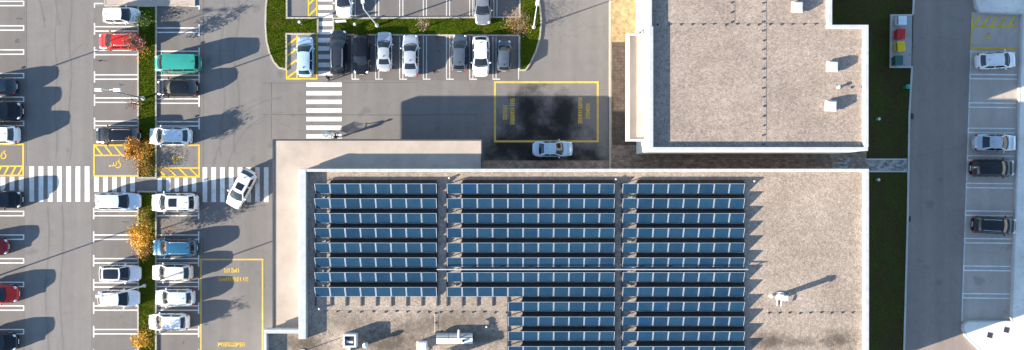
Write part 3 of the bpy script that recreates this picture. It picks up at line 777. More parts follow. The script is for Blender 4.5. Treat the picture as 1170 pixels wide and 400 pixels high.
# ---- roof furniture
def conductor(pts_px, z, step, label, ex=0.0):
    """flat lightning conductor carried on small dark holders"""
    p0 = P(*pts_px[0], z); root = empty('lightning_conductor', p0, label=label, cat='conductor', group='lightning conductors on the gravel roofs')
    hm = MB().frustum(-.085, .085, -.085, .085, 0, .08, .03, .03).mesh('holder'); hm.materials.append(MATS['rubber'])
    rnd = random.Random(int(p0.x * 10))
    for i in range(len(pts_px) - 1):
        a = P(*pts_px[i], z) - p0; b = P(*pts_px[i + 1], z) - p0; d = b - a; n = max(1, int(d.length / step))
        mb = MB(); mb.tube([a + Vector((0, 0, .1)), b + Vector((0, 0, .1))], .008, 5); mb.build('wire', 'metal_grey', root)
        for k in range(n + 1):
            o = bpy.data.objects.new('holder', hm); COL.objects.link(o); o.parent = root
            o.location = a + d * (k / n) + Vector((rnd.uniform(-.05, .05), rnd.uniform(-.05, .05), 0)); o.rotation_euler.z = rnd.uniform(0, 1.5)
conductor([(752, 28), (944, 28)], NZD, 1.02, 'dotted conductor line running straight across the upper gravel roof')
conductor([(872, -40), (872, 165)], NZD, .88, 'long dotted conductor line running down the upper gravel roof')
conductor([(836, -40), (836, 25)], NZD, .8, 'short dotted conductor line near the middle top of the upper roof')
conductor([(960, 100), (985, 99)], NZD, .8, 'very short conductor line between two roof domes and the right parapet')
conductor([(372, 356), (440, 356), (578, 357)], ZD, 1.0, 'dotted conductor line below the shorter solar panel rows')
conductor([(497, 358), (497, 380)], ZD, .8, 'short dotted conductor branch leading to the long roof duct')
conductor([(878, 358), (986, 357)], ZD, 1.0, 'dotted conductor line right of the solar panels beside the white flue')

def roof_dome(px, py, label, seed):
    z = NZD; c = P(px, py, z + .3); root = empty('roof_vent', (c.x, c.y, z), R(-2), label, 'roof vent', 'white vent domes on the upper gravel roof')
    mb = MB().frustum(-.46, .46, -.46, .46, 0, .2, .03, .03); mb.build('curb', 'metal_grey', root)
    mb = MB().frustum(-.53, .53, -.5, .5, .2, .3, 0, 0); mb.build('flange', 'metal_white', root)
    mb = MB().frustum(-.53, .53, -.5, .5, .3, .72, .16, .16, -.02, 0); o = mb.build('hood', 'metal_white', root); bv = o.modifiers.new('b', 'BEVEL'); bv.width = .05; bv.segments = 2
roof_dome(951, 76, 'white vent dome upper of two near the right parapet of top roof', 1)
roof_dome(949.5, 121, 'white vent dome lower of two near the right parapet of top roof', 2)
roof_dome(911, 8, 'white vent dome beside the stepped corner at the top edge', 3)
p = P(957, 100, NZD); mb = MB().lathe([(.1, 0), (.1, .3), (.16, .31), (.16, .38), (.05, .42)], 12); o = mb.build('roof_pipe', 'metal_white', None, 40); o.location = p
tag(o, 'small white pipe cap between two vent domes on the top roof', 'pipe')

# tall slim flue right of the panels
c = P(891.5, 338, ZD + .1); root = empty('flue', (c.x, c.y, ZD), 0, 'tall slim white flue casting a long shadow right of the panels', 'flue')
MB().box(-.36, .36, -.36, .36, 0, .12).build('base', 'metal_white', root)
o = MB().box(-.22, .22, -.2, .2, .12, 1.5).build('shaft', 'metal_white', root); bv = o.modifiers.new('b', 'BEVEL'); bv.width = .03
o = MB().frustum(-.3, .3, -.28, .28, 1.5, 1.66, .1, .1).build('cap', 'metal_white', root)
MB().tube([(-.05, -.34, 0), (-.05, -.34, .5), (-.05, -.6, .5), (-.05, -.95, .45)], .06, 8).build('pipe', 'metal_white', root, 40)
MB().tube([(-.3, -.2, .1), (-.3, -.95, .1)], .05, 8).build('pipe', 'metal_white', root, 40)
p = P(880, 338, ZD); o = MB().lathe([(.14, 0), (.14, .22), (.2, .23), (.2, .3), (.04, .34)], 12).build('roof_pipe', 'metal_white', None, 40); o.location = p
tag(o, 'stubby white pipe cap left of the tall flue', 'pipe')
p = P(902, 335, ZD); o = MB().lathe([(.13, 0), (.13, .2), (.05, .3)], 10).build('roof_pipe', 'metal_grey', None, 40); o.location = p
tag(o, 'small grey pipe stub right of the tall flue', 'pipe')
# square ventilator with an open top, bottom left of the roof
c = P(401, 388, ZD + .3); root = empty('ventilator', (c.x, c.y, ZD), 0, 'square white rooftop ventilator with open top near the left parapet', 'ventilator')
for (x0, x1, y0, y1) in ((-.62, .62, -.62, -.46), (-.62, .62, .46, .62), (-.62, -.46, -.46, .46), (.46, .62, -.46, .46)):
    MB().box(x0, x1, y0, y1, 0, 1.0).build('side_panel', 'metal_white', root)
MB().box(-.46, .46, -.46, .46, 0, .55).build('inner_tray', 'metal_grey', root)
MB().tube([(-.3, -.12, .75), (.3, -.12, .75)], .14, 10).build('fan_housing', 'metal_white', root, 40)
MB().box(-.46, .46, .12, .3, .6, .85).build('baffle', 'plastic_black', root)
MB().box(-.35, -.05, -1.2, -.62, 0, .45).build('intake', 'metal_white', root)
c = P(419, 393, ZD + .2); root = empty('ventilator', (c.x, c.y, ZD), .3, 'small pale pipe cowl right of the square open ventilator', 'ventilator')
MB().lathe([(.13, 0), (.13, .8)], 12).build('pipe', 'metal_white', root, 40); MB().lathe([(.24, .8), (.26, .95), (.1, 1.1), (.02, 1.12)], 14).build('cowl', 'metal_white', root, 40)
c = P(372, 394, ZD); root = empty('roof_mast', (c.x - 2.2, c.y - .6, ZD), 0, 'thin dark pipe mast on gravel near the left parapet', 'mast')
MB().tube([(0, 0, 0), (0, 0, 1.6)], .045, 8).build('pole', 'metal_grey', root, 40); MB().box(-.2, .2, -.2, .2, 0, .07).build('foot', 'block_concrete', root)
# long insulated duct
c = P(519.5, 386, ZD + .4); root = empty('air_duct', (c.x, c.y, ZD), 0, 'long white insulated air duct lying on the gravel below the panels', 'duct')
for k in range(3):
    x = -1.75 + k * 1.17
    MB().box(x + .01, x + 1.15, -.5, .06, .15, .80).build('casing', 'metal_white', root)
    MB().tube([(x + .01, .25, .5), (x + 1.15, .25, .5)], .27, 14).build('duct_section', 'metal_grey', root, 40)
for x in (-1.7, -.58, .58, 1.7): MB().box(x - .05, x + .05, -.52, .5, 0, .16).build('foot', 'rail_dark', root)
MB().tube([(.45, .1, .7), (.45, .1, 1.0), (.45, .6, 1.0), (.45, .85, .9)], .11, 10).build('bend', 'metal_white', root, 40)
MB().lathe([(.12, .8), (.12, .95), (.03, 1.0)], 10, (.85, -.2, 0)).build('knob', 'plastic_black', root, 40)
for i, (px, py, h) in enumerate(((483, 394, .75), (511, 404, 1.5))):
    c = P(px, py, ZD + .3); root = empty('roof_unit', (c.x, c.y, ZD), .2 * i, ['small white roof unit left of the long duct', 'tall grey roof box at the bottom edge below the long duct'][i], 'roof unit')
    o = MB().box(-.42, .42, -.38, .38, .1, h).build('casing', 'metal_white', root); bv = o.modifiers.new('b', 'BEVEL'); bv.width = .04
    MB().frustum(-.5, .5, -.45, .45, h, h + .12, .15, .12).build('lid', 'metal_white', root); MB().box(-.5, .5, -.3, .3, 0, .1).build('base', 'block_concrete', root)
    MB().tube([(-.2, -.38, .3), (-.2, -.8, .3), (-.2, -.9, 0)], .07, 8).build('pipe', 'metal_white', root, 40)
for (px, py, lb) in ((365.5, 352.5, 'small white conductor joint near the left parapet'), (556, 373, 'thin white vent pipe right of the long duct'), (513.5, 203.5, 'small white bracket at the top of the first panel aisle'), (703.5, 205, 'small white bracket at the top of the second panel aisle'), (861, 207, 'small white bracket at the top right of the panels')):
    p = P(px, py, ZD); o = MB().lathe([(.07, 0), (.07, .22), (.11, .24), (.1, .3), (.03, .33)], 10).build('roof_pipe', 'metal_white', None, 40); o.location = p; tag(o, lb, 'pipe')

# ---- solar panels
ZL, TILT, DEP = 5.24, R(26), 1.07                # low edge height
def px2y(py, z): return P(0, py, z).y
PITCH = (P(702.4, 0, 5.45).x - P(510.8, 0, 5.45).x) / 11
fw, fd = PITCH - .035, DEP
fm = MB(); t_ = .035; e_ = .042; g_ = .02
for (x0, x1, y0, y1) in ((0, fw, 0, g_), (0, fw, fd - g_, fd), (0, e_, g_, fd - g_), (fw - e_, fw, g_, fd - g_)): fm.box(x0, x1, y0, y1, 0, t_)
fm = fm.mesh('panel_frame'); fm.materials.append(MATS['aluminium'])
gm = MB().box(e_, fw - e_, g_, fd - g_, .006, .028).mesh('panel_glass'); gm.materials.append(MATS['pv_glass'])
rm = MB().box(-.07, .07, -.95, fd * math.cos(TILT) + .05, -.135, -.055)
rm.box(-.035, .035, fd * math.cos(TILT) - .12, fd * math.cos(TILT) - .04, -.055, fd * math.sin(TILT) - .03); rm = rm.mesh('support_rail'); rm.materials.append(MATS['rail_dark'])
dfm = MB().quad((.0, fd * math.cos(TILT) + .02, fd * math.sin(TILT) - .03), (fw, fd * math.cos(TILT) + .02, fd * math.sin(TILT) - .03), (fw, fd * math.cos(TILT) + .36, -.08), (0, fd * math.cos(TILT) + .36, -.08)).mesh('deflector'); dfm.materials.append(MATS['deflector_black'])  # sloping sheet added behind each panel to darken the shaded gap
bmh = MB().box(-.2, .2, -.1, .1, -.14, -.02).mesh('ballast_block'); bmh.materials.append(MATS['block_concrete'])
ctl, stl = math.cos(TILT), math.sin(TILT)
blocks = [('left', P(360, 0, 5.45).x, 8, 0), ('middle', P(510.8, 0, 5.45).x, 11, 4), ('right', P(711.3, 0, 5.45).x, 8, 0)]
ordn = ['first', 'second', 'third', 'fourth', 'fifth', 'sixth', 'seventh', 'eighth', 'ninth', 'tenth', 'eleventh', 'twelfth', 'thirteenth']
rnd = random.Random(3)
for bname, bx, ncol, cut in blocks:
    for r in range(13):
        if bname == 'left' and r > 7: continue
        c0 = cut if (r > 7 and bname == 'middle') else 0
        ylow = px2y(221.2 + 16.78 * r, ZL)
        root = empty('solar_panel_row', (bx + c0 * PITCH, ylow, ZL), 0, '%s row from the top of the %s solar panel block' % (ordn[r], bname), 'solar panels', 'rows of solar panels on the gravel roof')
        for c in range(ncol - c0):
            f = bpy.data.objects.new('panel', fm); COL.objects.link(f); f.parent = root
            f.location = (c * PITCH, 0, 0); f.rotation_euler = (TILT + rnd.uniform(-.006, .006), rnd.uniform(-.006, .006), 0)
            g = bpy.data.objects.new('glass', gm); COL.objects.link(g); g.parent = f
            if c > 0:
                k = bpy.data.objects.new('wind_deflector', dfm); COL.objects.link(k); k.parent = root; k.location = (c * PITCH, 0, 0)  # gap-darkening sheet, left out in the first column where sun gets in
            if r in (0, 6) or (rnd.random() < .12 and r not in (7, 12)):
                k = bpy.data.objects.new('ballast_block', bmh); COL.objects.link(k); k.parent = root; k.location = ((c + .5) * PITCH + rnd.uniform(-.15, .15), -.34, .02)
        for c in range(ncol - c0 + 1):
            k = bpy.data.objects.new('support_rail', rm); COL.objects.link(k); k.parent = root; k.location = (c * PITCH - .017, 0, 0)
ty = px2y(308, 5.75); xa, xb = P(499, 0, 5.75).x, P(855, 0, 5.75).x
ct = empty('cable_tray', ((xa + xb) / 2, ty, 5.1), 0, 'thin pale cable tray crossing the solar panels from side to side', 'cable tray')
L2 = (xb - xa) / 2
MB().box(-L2, L2, -.055, .055, .60, .66).build('tray', 'aluminium', ct)
for k in range(12): MB().box(-L2 + .1 + k * (2 * L2 - .25) / 11, -L2 + .16 + k * (2 * L2 - .25) / 11, -.04, .04, 0, .6).build('post', 'metal_grey', ct)

# ================================================================== VEHICLES
def lerp_pts(pts, x):
    if x <= pts[0][0]: return pts[0][1]
    for (a, b), (c, d) in zip(pts, pts[1:]):
        if x <= c:
            t = (x - a) / (c - a); t = t * t * (3 - 2 * t); return b + (d - b) * t
    return pts[-1][1]
KINDS = {   # L, W, H, cowl x, roof front x, roof rear x, rear base x, hood z front / cowl, belt z, tail z, top half width ratio
    'city':  dict(L=3.65, W=1.64, H=1.50, xc=0.88, xf=0.32, xr=-1.42, xb=-1.72, zn=.66, zc=.96, zt=.93, tw=.74),
    'hatch': dict(L=4.15, W=1.76, H=1.47, xc=0.95, xf=0.28, xr=-1.45, xb=-1.92, zn=.64, zc=.95, zt=.93, tw=.72),
    'wagon': dict(L=4.60, W=1.80, H=1.49, xc=1.08, xf=0.40, xr=-1.80, xb=-2.18, zn=.64, zc=.95, zt=.93, tw=.72),
    'suv':   dict(L=4.50, W=1.86, H=1.68, xc=1.05, xf=0.42, xr=-1.68, xb=-2.10, zn=.78, zc=1.10, zt=1.05, tw=.74),
    'sedan': dict(L=4.50, W=1.78, H=1.44, xc=0.92, xf=0.22, xr=-0.88, xb=-1.52, zn=.64, zc=.94, zt=.97, tw=.70),
    'van':   dict(L=4.70, W=1.86, H=1.92, xc=1.62, xf=1.02, xr=-2.16, xb=-2.30, zn=.86, zc=1.12, zt=1.10, tw=.84),
}
CARM = {}
def car_parts(kind):
    if kind in CARM: return CARM[kind]
    k = KINDS[kind]; L, W, Hh = k['L'], k['W'], k['H']; hl = L / 2; zb = .24 if kind != 'suv' else .30
    prof = [(-hl, k['zt'] - .24), (-hl + .10, k['zt'] - .08), (-hl + .28, k['zt']), (k['xb'] + .2, k['zt'] + .01), (0, k['zc'] - .005), (k['xc'], k['zc']), (hl - .42, k['zn'] + .10), (hl - .12, k['zn'] - .02), (hl, k['zn'] - .16)]
    def ztop(x): return lerp_pts(prof, x)
    def hw(x):
        a = min(1, abs(x) / hl); e = 7 if x < 0 else 5
        return W / 2 * (.60 + .40 * max(0, 1 - a ** e) ** .55) * (1 - .03 * max(0, x / hl))
    def hump(x, y):                              # upper surface of bonnet and deck
        w_ = hw(x); return ztop(x) + .045 * (1 - min(1, abs(y) / w_) ** 2.2)
    N = 34; mb = MB(); secs = []
    for i in range(N + 1):
        x = hl * math.sin((i / N * 2 - 1) * math.pi / 2); w_ = hw(x); z = ztop(x); a = abs(x) / hl
        b0 = zb + .06 * max(0, (a - .8) / .2)
        half = [(w_ - .10, b0), (w_ - .025, b0 + .10), (w_, b0 + (z - b0) * .45), (w_ - .012, z - .14), (w_ - .045, z - .045), (w_ - .12, z + .006), (w_ * .66, hump(x, w_ * .66)), (w_ * .33, hump(x, w_ * .33)), (0, hump(x, 0))]
        sec = [(x, -y, zz) for y, zz in half] + [(x, y, zz) for y, zz in half[-2::-1]]
        secs.append(sec)
    n = len(secs[0])
    for s_ in secs: mb.v += s_
    for i in range(N):
        for j in range(n - 1): a = i * n + j; mb.f.append((a, a + n, a + n + 1, a + 1))
        mb.f.append((i * n + n - 1, (i + 1) * n + n - 1, (i + 1) * n, i * n))
    mb.f.append(tuple(range(n))); mb.f.append(tuple(range(N * n, (N + 1) * n))[::-1])
    # cabin
    zbelt = k['zc'] + .01; wb = W / 2 - .065; wt = W / 2 * k['tw']; zr = Hh
    bow0, bow1, rb0, rb1 = .17, .10, .10, .07
    def front(s, t):                             # s across, t up
        y = (s * 2 - 1); x0 = k['xc'] + bow0 * (1 - y * y); x1 = k['xf'] + bow1 * (1 - y * y)
        tt = t; cy = (wb + (wt - wb) * t) * y * (1 - .03)
        return Vector((x0 + (x1 - x0) * tt, cy, zbelt - .02 + (zr - .045 - zbelt + .02) * (t ** .92) + .0 * y))
    def rear(s, t):
        y = (s * 2 - 1); x0 = k['xb'] - rb0 * (1 - y * y); x1 = k['xr'] - rb1 * (1 - y * y)
        zb_ = max(k['zt'], .9) - .01
        return Vector((x0 + (x1 - x0) * t, (wb * .94 + (wt * .94 - wb * .94) * t) * y, zb_ + (zr - .055 - zb_) * (t ** .9)))
    def side(s, t, sg):
        f = front(1 if sg > 0 else 0, t); r = rear(1 if sg > 0 else 0, t)
        p = r.lerp(f, s); bulge = .05 * math.sin(math.pi * s)
        p.y += sg * bulge * (1 - .4 * t); return p
    def roof(u, v):
        f = front(v, 1); r = rear(v, 1); p = r.lerp(f, u); y = v * 2 - 1
        p.y += (1 if y > 0 else -1) * .05 * .6 * math.sin(math.pi * u) * abs(y)
        p.z = r.z + (f.z - r.z) * u + .065 * (1 - abs(y) ** 2.4) * (.35 + .65 * math.sin(math.pi * min(1, max(0, u)))) ; return p
    mb.grid(front, 8, 5); mb.grid(rear, 8, 5); mb.grid(lambda s, t: side(s, t, 1), 10, 5); mb.grid(lambda s, t: side(s, t, -1), 10, 5); mb.grid(roof, 10, 8)
    parts = [('body', mb.mesh('car_body_' + kind, 48), 'PAINT', None)]
    def panel(fn, s0, s1, t0, t1, off, nm, mat, nu=8, nv=5, par=None):
        def g(u, v):
            s = s0 + (s1 - s0) * u; t = t0 + (t1 - t0) * v; p = fn(s, t)
            du = fn(min(1, s + .01), t) - fn(max(0, s - .01), t); dv_ = fn(s, min(1, t + .01)) - fn(s, max(0, t - .01))
            nrm = du.cross(dv_).normalized(); c = Vector((0, 0, .8))
            if nrm.dot(p - c) < 0: nrm = -nrm
            return p + nrm * off
        parts.append((nm, MB().grid(g, nu, nv).mesh(nm + kind, 60), mat, par))
    panel(front, .05, .95, .05, .95, .010, 'windscreen', 'glass_dark'); panel(rear, .09, .91, .22 if kind in ('hatch', 'wagon', 'suv', 'van', 'city') else .08, .92, .010, 'rear_window', 'glass_dark')
    for sg in (1, -1):
        f = lambda s, t, sg=sg: side(s, t, sg)
        if kind == 'van':
            panel(f, .72, .95, .14, .88, .008, 'side_window', 'glass_dark', 4, 3); panel(f, .40, .69, .14, .88, .008, 'side_window', 'glass_dark', 4, 3); panel(f, .06, .37, .14, .88, .008, 'side_window', 'glass_dark', 4, 3)
        else:
            panel(f, .53, .93, .12, .88, .008, 'side_window', 'glass_dark', 4, 3); panel(f, .12, .49, .12, .88, .008, 'side_window', 'glass_dark', 4, 3)
    # bonnet with its shut line
    x0, x1 = k['xc'] + .30, hl - .20; wbn = W / 2 - .20
    def bon(u, v):
        x = x0 + (x1 - x0) * u; y = (v * 2 - 1) * wbn * (1 - .16 * u) ; x += .10 * (1 - (v * 2 - 1) ** 2) * (1 if u > .5 else .6)
        return Vector((x, y, hump(min(x, hl - .05), y) + .014))
    parts.append(('bonnet', MB().grid(bon, 8, 8).mesh('bonnet' + kind, 60), 'PAINT', None))
    xx = k['xc'] + .17
    parts.append(('wiper_cowl', MB().grid(lambda u, v: Vector((k['xc'] + bow0 * (1 - (v * 2 - 1) ** 2) + .01 + .09 * u, (v * 2 - 1) * wb * .86, hump(k['xc'] + .1, (v * 2 - 1) * wb * .8) + .012)), 2, 8).mesh('cowl' + kind, 60), 'plastic_black', None))
    tr = .33 if kind != 'suv' else .36
    for sx in (hl - .84, -hl + .80):
        for sg in (1, -1):
            y = sg * (W / 2 - .10)
            parts.append(('wheel', MB().lathe([(tr - .06, -.10), (tr, -.08), (tr, .08), (tr - .06, .10)], 20, (sx, y, tr), 'y').mesh('wheel', 50), 'rubber', None))
            parts.append(('rim', MB().lathe([(tr - .09, .0), (tr - .10, sg * .012), (.06, sg * .004), (.03, sg * .012)], 14, (sx, y + sg * .10, tr), 'y').mesh('rim', 50), 'rim_alloy', 'wheel'))
    for sg in (1, -1):
        def el(cx, cy, cz, ax, ay, az):
            m_ = MB(); pr = [(max(.002, math.sin(math.pi * i / 7)), -math.cos(math.pi * i / 7)) for i in range(8)]
            m_.lathe(pr, 12); m_.v = [(cx + x * ax, cy + y * ay, cz + z * az) for x, y, z in m_.v]; return m_
        parts.append(('headlight', el(hl - .27, sg * (W / 2 - .27), k['zn'] - .01, .21, .15, .085).mesh('hl', 60), 'lamp_clear', None))
        parts.append(('tail_light', el(-hl + .16, sg * (W / 2 - .20), k['zt'] - .16, .13, .13, .15).mesh('tl', 60), 'lamp_red', None))
        parts.append(('mirror', el(k['xc'] - .22, sg * (W / 2 + .085), zbelt + .03, .09, .12, .075).mesh('mi', 60), 'PAINT', None))
        for hx in (.18, -.78): parts.append(('door_handle', MB().box(hx - .09, hx + .09, sg * (W / 2) - .02, sg * (W / 2) + .02, zbelt - .17, zbelt - .14).mesh('dh'), 'plastic_black', None))
    parts.append(('number_plate', MB().box(hl - .03, hl + .012, -.26, .26, .40, .51).mesh('np'), 'plate_white', None))
    parts.append(('number_plate', MB().box(-hl - .012, -hl + .03, -.26, .26, .52, .63).mesh('np'), 'plate_white', None))
    opt = {}
    opt['rails'] = []
    for sg in (1, -1):
        v = .5 + sg * .44; pts = [roof(u, v) + Vector((0, 0, .05 if 0.1 < u < .9 else .005)) for u in (.08, .14, .4, .7, .84, .9)]
        opt['rails'].append(('roof_rail', MB().tube(pts, .02, 6).mesh('rr', 60), 'aluminium', None))
    opt['sunroof'] = [('sunroof', MB().grid(lambda u, v: roof(.50 + .36 * u, .20 + .60 * v) + Vector((0, 0, .012)), 4, 6).mesh('sr', 60), 'glass_dark', None)]
    opt['glassroof'] = [('glass_roof', MB().grid(lambda u, v: roof(.10 + .82 * u, .10 + .80 * v) + Vector((0, 0, .012)), 6, 6).mesh('gr', 60), 'glass_dark', None)]
    opt['aerial'] = [('aerial', MB().frustum(k['xr'] + .12, k['xr'] + .30, -.03, .03, Hh - .02, Hh + .08, .06, .02).mesh('ae'), 'plastic_black', None)]
    opt['plastic'] = []
    CARM[kind] = (parts, opt); return CARM[kind]
def car(px, py, heading, kind, paint, label, opts=(), group=None, east=False, roofmat=None, sc=1.0):
    parts, opt = car_parts(kind); f = PT if east else P
    c = f(px, py, .75); z = terr(c.x) + (.012 if east else 0.0)
    root = empty('parked_car' if group != 'M' else 'car', (c.x, c.y, z), R(heading), label, 'van' if kind == 'van' else 'car', None if group == 'M' else group)
    root.scale = (sc, sc, sc)
    last = None; ls = list(parts) + opt['aerial']
    for o in opts: ls += opt[o]
    for nm, me, mt, par in ls:
        o = link_ob(nm, me, paint if mt == 'PAINT' else mt, root)
        if par == 'wheel': o.parent = last
        if nm == 'wheel': last = o
    return root
GW, GC, GN, GE = 'cars parked along the left edge', 'cars parked along the green strip', 'cars parked in the upper bays', 'cars parked beside the eastern road'
car(-5, 98.5, 180, 'hatch', 'car_navy', 'dark navy car cut by the left edge, topmost there', group=GW)
car(-2, 127, 0, 'suv', 'car_black', 'black car cut by the left edge between navy and white cars', group=GW, sc=1.06)
car(-5, 154, 180, 'suv', 'car_white', 'white car cut by the left edge above the yellow bay', group=GW, sc=1.04)
car(-1, 228, 0, 'suv', 'car_black', 'black car cut by the left edge beside the zebra crossing', group=GW)
car(-15, 282, 0, 'hatch', 'car_dark_red', 'dark red car barely showing at the left edge', group=GW)
car(-5, 336, 0, 'suv', 'car_red', 'red car cut by the left edge above a black one', group=GW)
car(-6, 391, 0, 'suv', 'car_black', 'black car cut by the left edge, lowest there', group=GW)
car(138, 17.5, 0, 'city', 'car_white', 'small white hatchback above the red car', group=GC)
car(135, 47, 180, 'hatch', 'car_red', 'bright red car beside a rust-leaved tree', ('rails',), GC)
car(134, 155, 180, 'wagon', 'car_black', 'black estate with silver roof rails above the yellow hatched bay', ('rails',), GC)
car(134, 230, 0, 'wagon', 'car_frost', 'pale frosty blue estate left of the strip beside the zebra crossing', group=GC)
car(136.5, 312.5, 0, 'hatch', 'car_white', 'white car with a black glass roof left of the green strip', ('glassroof',), GC)
car(135, 341, 0, 'hatch', 'car_white', 'white car under a lamp post, below the black-roofed one', group=GC)
car(203, 72.5, 180, 'van', 'car_teal', 'teal green van right of the green strip', group=GC)
car(201.5, 100.5, 180, 'hatch', 'car_black', 'black car right of the strip, just below the teal van', group=GC)
car(194, 155.5, 180, 'hatch', 'car_frost', 'pale bluish white car overhanging the strip above a yellow accessible bay', ('rails',), GC, sc=1.05)
car(199.5, 231.5, 180, 'suv', 'car_white', 'large white car with dark sunroof beside the zebra crossing', ('rails', 'sunroof'), GC, sc=1.05)
car(199, 283, 180, 'wagon', 'car_blue', 'blue estate right of the green strip', ('rails',), GC)
car(196, 311.5, 180, 'hatch', 'car_ivory', 'ivory car just below the blue estate', group=GC)
car(199, 340, 180, 'hatch', 'car_frost', 'pale bluish white car between the ivory car and the lowest white one', group=GC, sc=.97)
car(192, 368, 180, 'hatch', 'car_white', 'lowest white car right of the strip, nosing over its kerb', group=GC)
car(275.5, 215.5, 242, 'hatch', 'car_white', 'white car with black sunroof driving across the zebra crossing', ('sunroof',), 'M', sc=1.02)
car(393, -4, 270, 'hatch', 'car_white', 'white car cut by the top edge beside the crossing', group=GN)
car(551.5, 4.5, 271, 'hatch', 'car_grey', 'grey car cut by the top edge above the grass band', group=GN)
car(348.5, 64.5, 90, 'hatch', 'car_pale_blue', 'pale blue car in the yellow hatched bay', group=GN)
car(386.5, 59.5, 90, 'wagon', 'car_graphite', 'dark estate with silver rails right of the striped crossing', ('rails',), GN)
car(412.5, 61.5, 270, 'hatch', 'car_black', 'black car parked nose out with red tail lights at the grass', group=GN)
car(439, 58.5, 90, 'sedan', 'car_silver', 'silver saloon below the leaning lamp post', group=GN, sc=.9)
car(469, 63, 90, 'sedan', 'car_silver', 'silver grey saloon with an empty bay on its right', group=GN, sc=.96)
car(525, 60, 89, 'hatch', 'car_slate', 'slate grey car left of the white car in the upper bays', group=GN, sc=.92)
car(549.5, 64, 270, 'hatch', 'car_white', 'white car between two grey ones in the upper bays', group=GN, sc=1.0)
car(576, 63, 89, 'city', 'car_slate', 'small slate blue car in the last bay at the right', group=GN, sc=.88)
car(631.5, 170, 0, 'sedan', 'car_pale_blue', 'light blue saloon standing in shade below the loading bay', group='M', sc=.92)
car(1139, 69, 3, 'hatch', 'car_white', 'white car in the bay below the yellow accessible bay, right side', ('rails',), GE, True)
car(1137.5, 163, -1, 'sedan', 'car_silver', 'silver saloon above a black car, right side', (), GE, True)
car(1135, 192, 0, 'wagon', 'car_black', 'black car just below the silver saloon, right side', (), GE, True)
car(1137, 257.5, -3, 'wagon', 'car_black', 'lowest black car, alone between empty bays, right side', ('rails',), GE, True)

# ================================================================== LAMPS, BOLLARDS, CONTAINERS
def lamp(px, py, label, rz, two=False, h=7.6):
    root = empty('street_lamp', (*tuple(P(px, py, .1))[:2], .1), rz, label, 'street lamp', 'tall white car park lamps')
    MB().lathe([(.2, 0), (.2, .06), (.13, .1), (.12, .5)], 14).build('base', 'metal_white', root, 40)
    MB().tube([(0, 0, .1), (0, 0, 3.5), (0, 0, h)], [.075, .06, .045], 10).build('pole', 'metal_grey' if two else 'metal_white', root, 50)
    for sg in ((1, -1) if two else (1,)):
        MB().tube([(0, 0, h - .15), (sg * .25, 0, h), (sg * .55, 0, h + .03)], .035, 8).build('arm', 'metal_white', root, 50)
        hd = MB().frustum(.5 if sg > 0 else -1.25, 1.25 if sg > 0 else -.5, -.17, .17, h - .02, h + .09, .08, .05).build('lamp_head', 'metal_white', root)
        MB().box(.58 if sg > 0 else -1.17, 1.17 if sg > 0 else -.58, -.12, .12, h - .035, h - .018).build('lens', 'lamp_clear', hd)
lamp(164, 112.5, 'white twin-headed lamp post on the strip below the black car', 0, True, 6.9)
lamp(165, 326.5, 'white lamp post leaning over the white car on the green strip', R(185), False, 6.9)
lamp(431, 29, 'white lamp post on the grass band above the silver saloon', R(95), False, 7.2)
lamp(610, 31, 'white lamp post at the right end of the grass island', R(80), False, 7.2)
lamp(-31, 107, 'lamp post beyond the left edge, seen only by its upper shadow line', 0, True, 7.8)
lamp(-31, 325, 'lamp post beyond the left edge, seen only by its lower shadow line', 0, True, 7.8)

def bollard(px, py, label, h=.7, east=False):
    f = PT if east else P; c = f(px, py, .1); root = empty('bollard_light', c, 0, label, 'bollard light', 'low bollard lights on the grass')
    MB().lathe([(.1, 0), (.09, .03), (.07, .05), (.07, h - .2)], 12).build('post', 'metal_grey', root, 40)
    MB().lathe([(.09, h - .2), (.1, h - .18), (.1, h - .05)], 12).build('lens', 'lamp_clear', root, 40); MB().lathe([(.15, h - .05), (.15, h), (.03, h + .04)], 12).build('cap', 'metal_white', root, 40)
bollard(345, 27.5, 'white bollard light on the grass left of the striped crossing', 1.0)
bollard(407, 29.5, 'white bollard light on the grass above the black nose-out car', .8)
bollard(1001.5, 136.5, 'bollard light on the shaded verge above the paved link', .6, True)
bollard(1001, 205.5, 'bollard light on the shaded verge below the paved link', .6, True)
c = P(391, 26, .1); root = empty('sign_board', c, R(4), 'low white board on the grass right of the striped crossing', 'sign board')
for x in (-.42, .42): MB().box(x - .03, x + .03, -.03, .03, 0, .8).build('post', 'metal_grey', root)
MB().box(-.55, .55, -.06, -.03, .4, .85).build('board', 'plate_white', root); MB().box(-.56, .56, -.08, .08, .85, .88).build('top_rail', 'plate_white', root)
c = PT(1033.5, 100, .1); root = empty('litter_bin', c, 0, 'small teal litter bin on the verge below the container stand', 'bin')
MB().lathe([(.16, 0), (.22, .6), (.24, .62), (.24, .68)], 14).build('body', 'teal_plastic', root, 40); MB().lathe([(.25, .68), (.22, .78), (.1, .84), (.02, .85)], 14).build('lid', 'teal_plastic', root, 40)

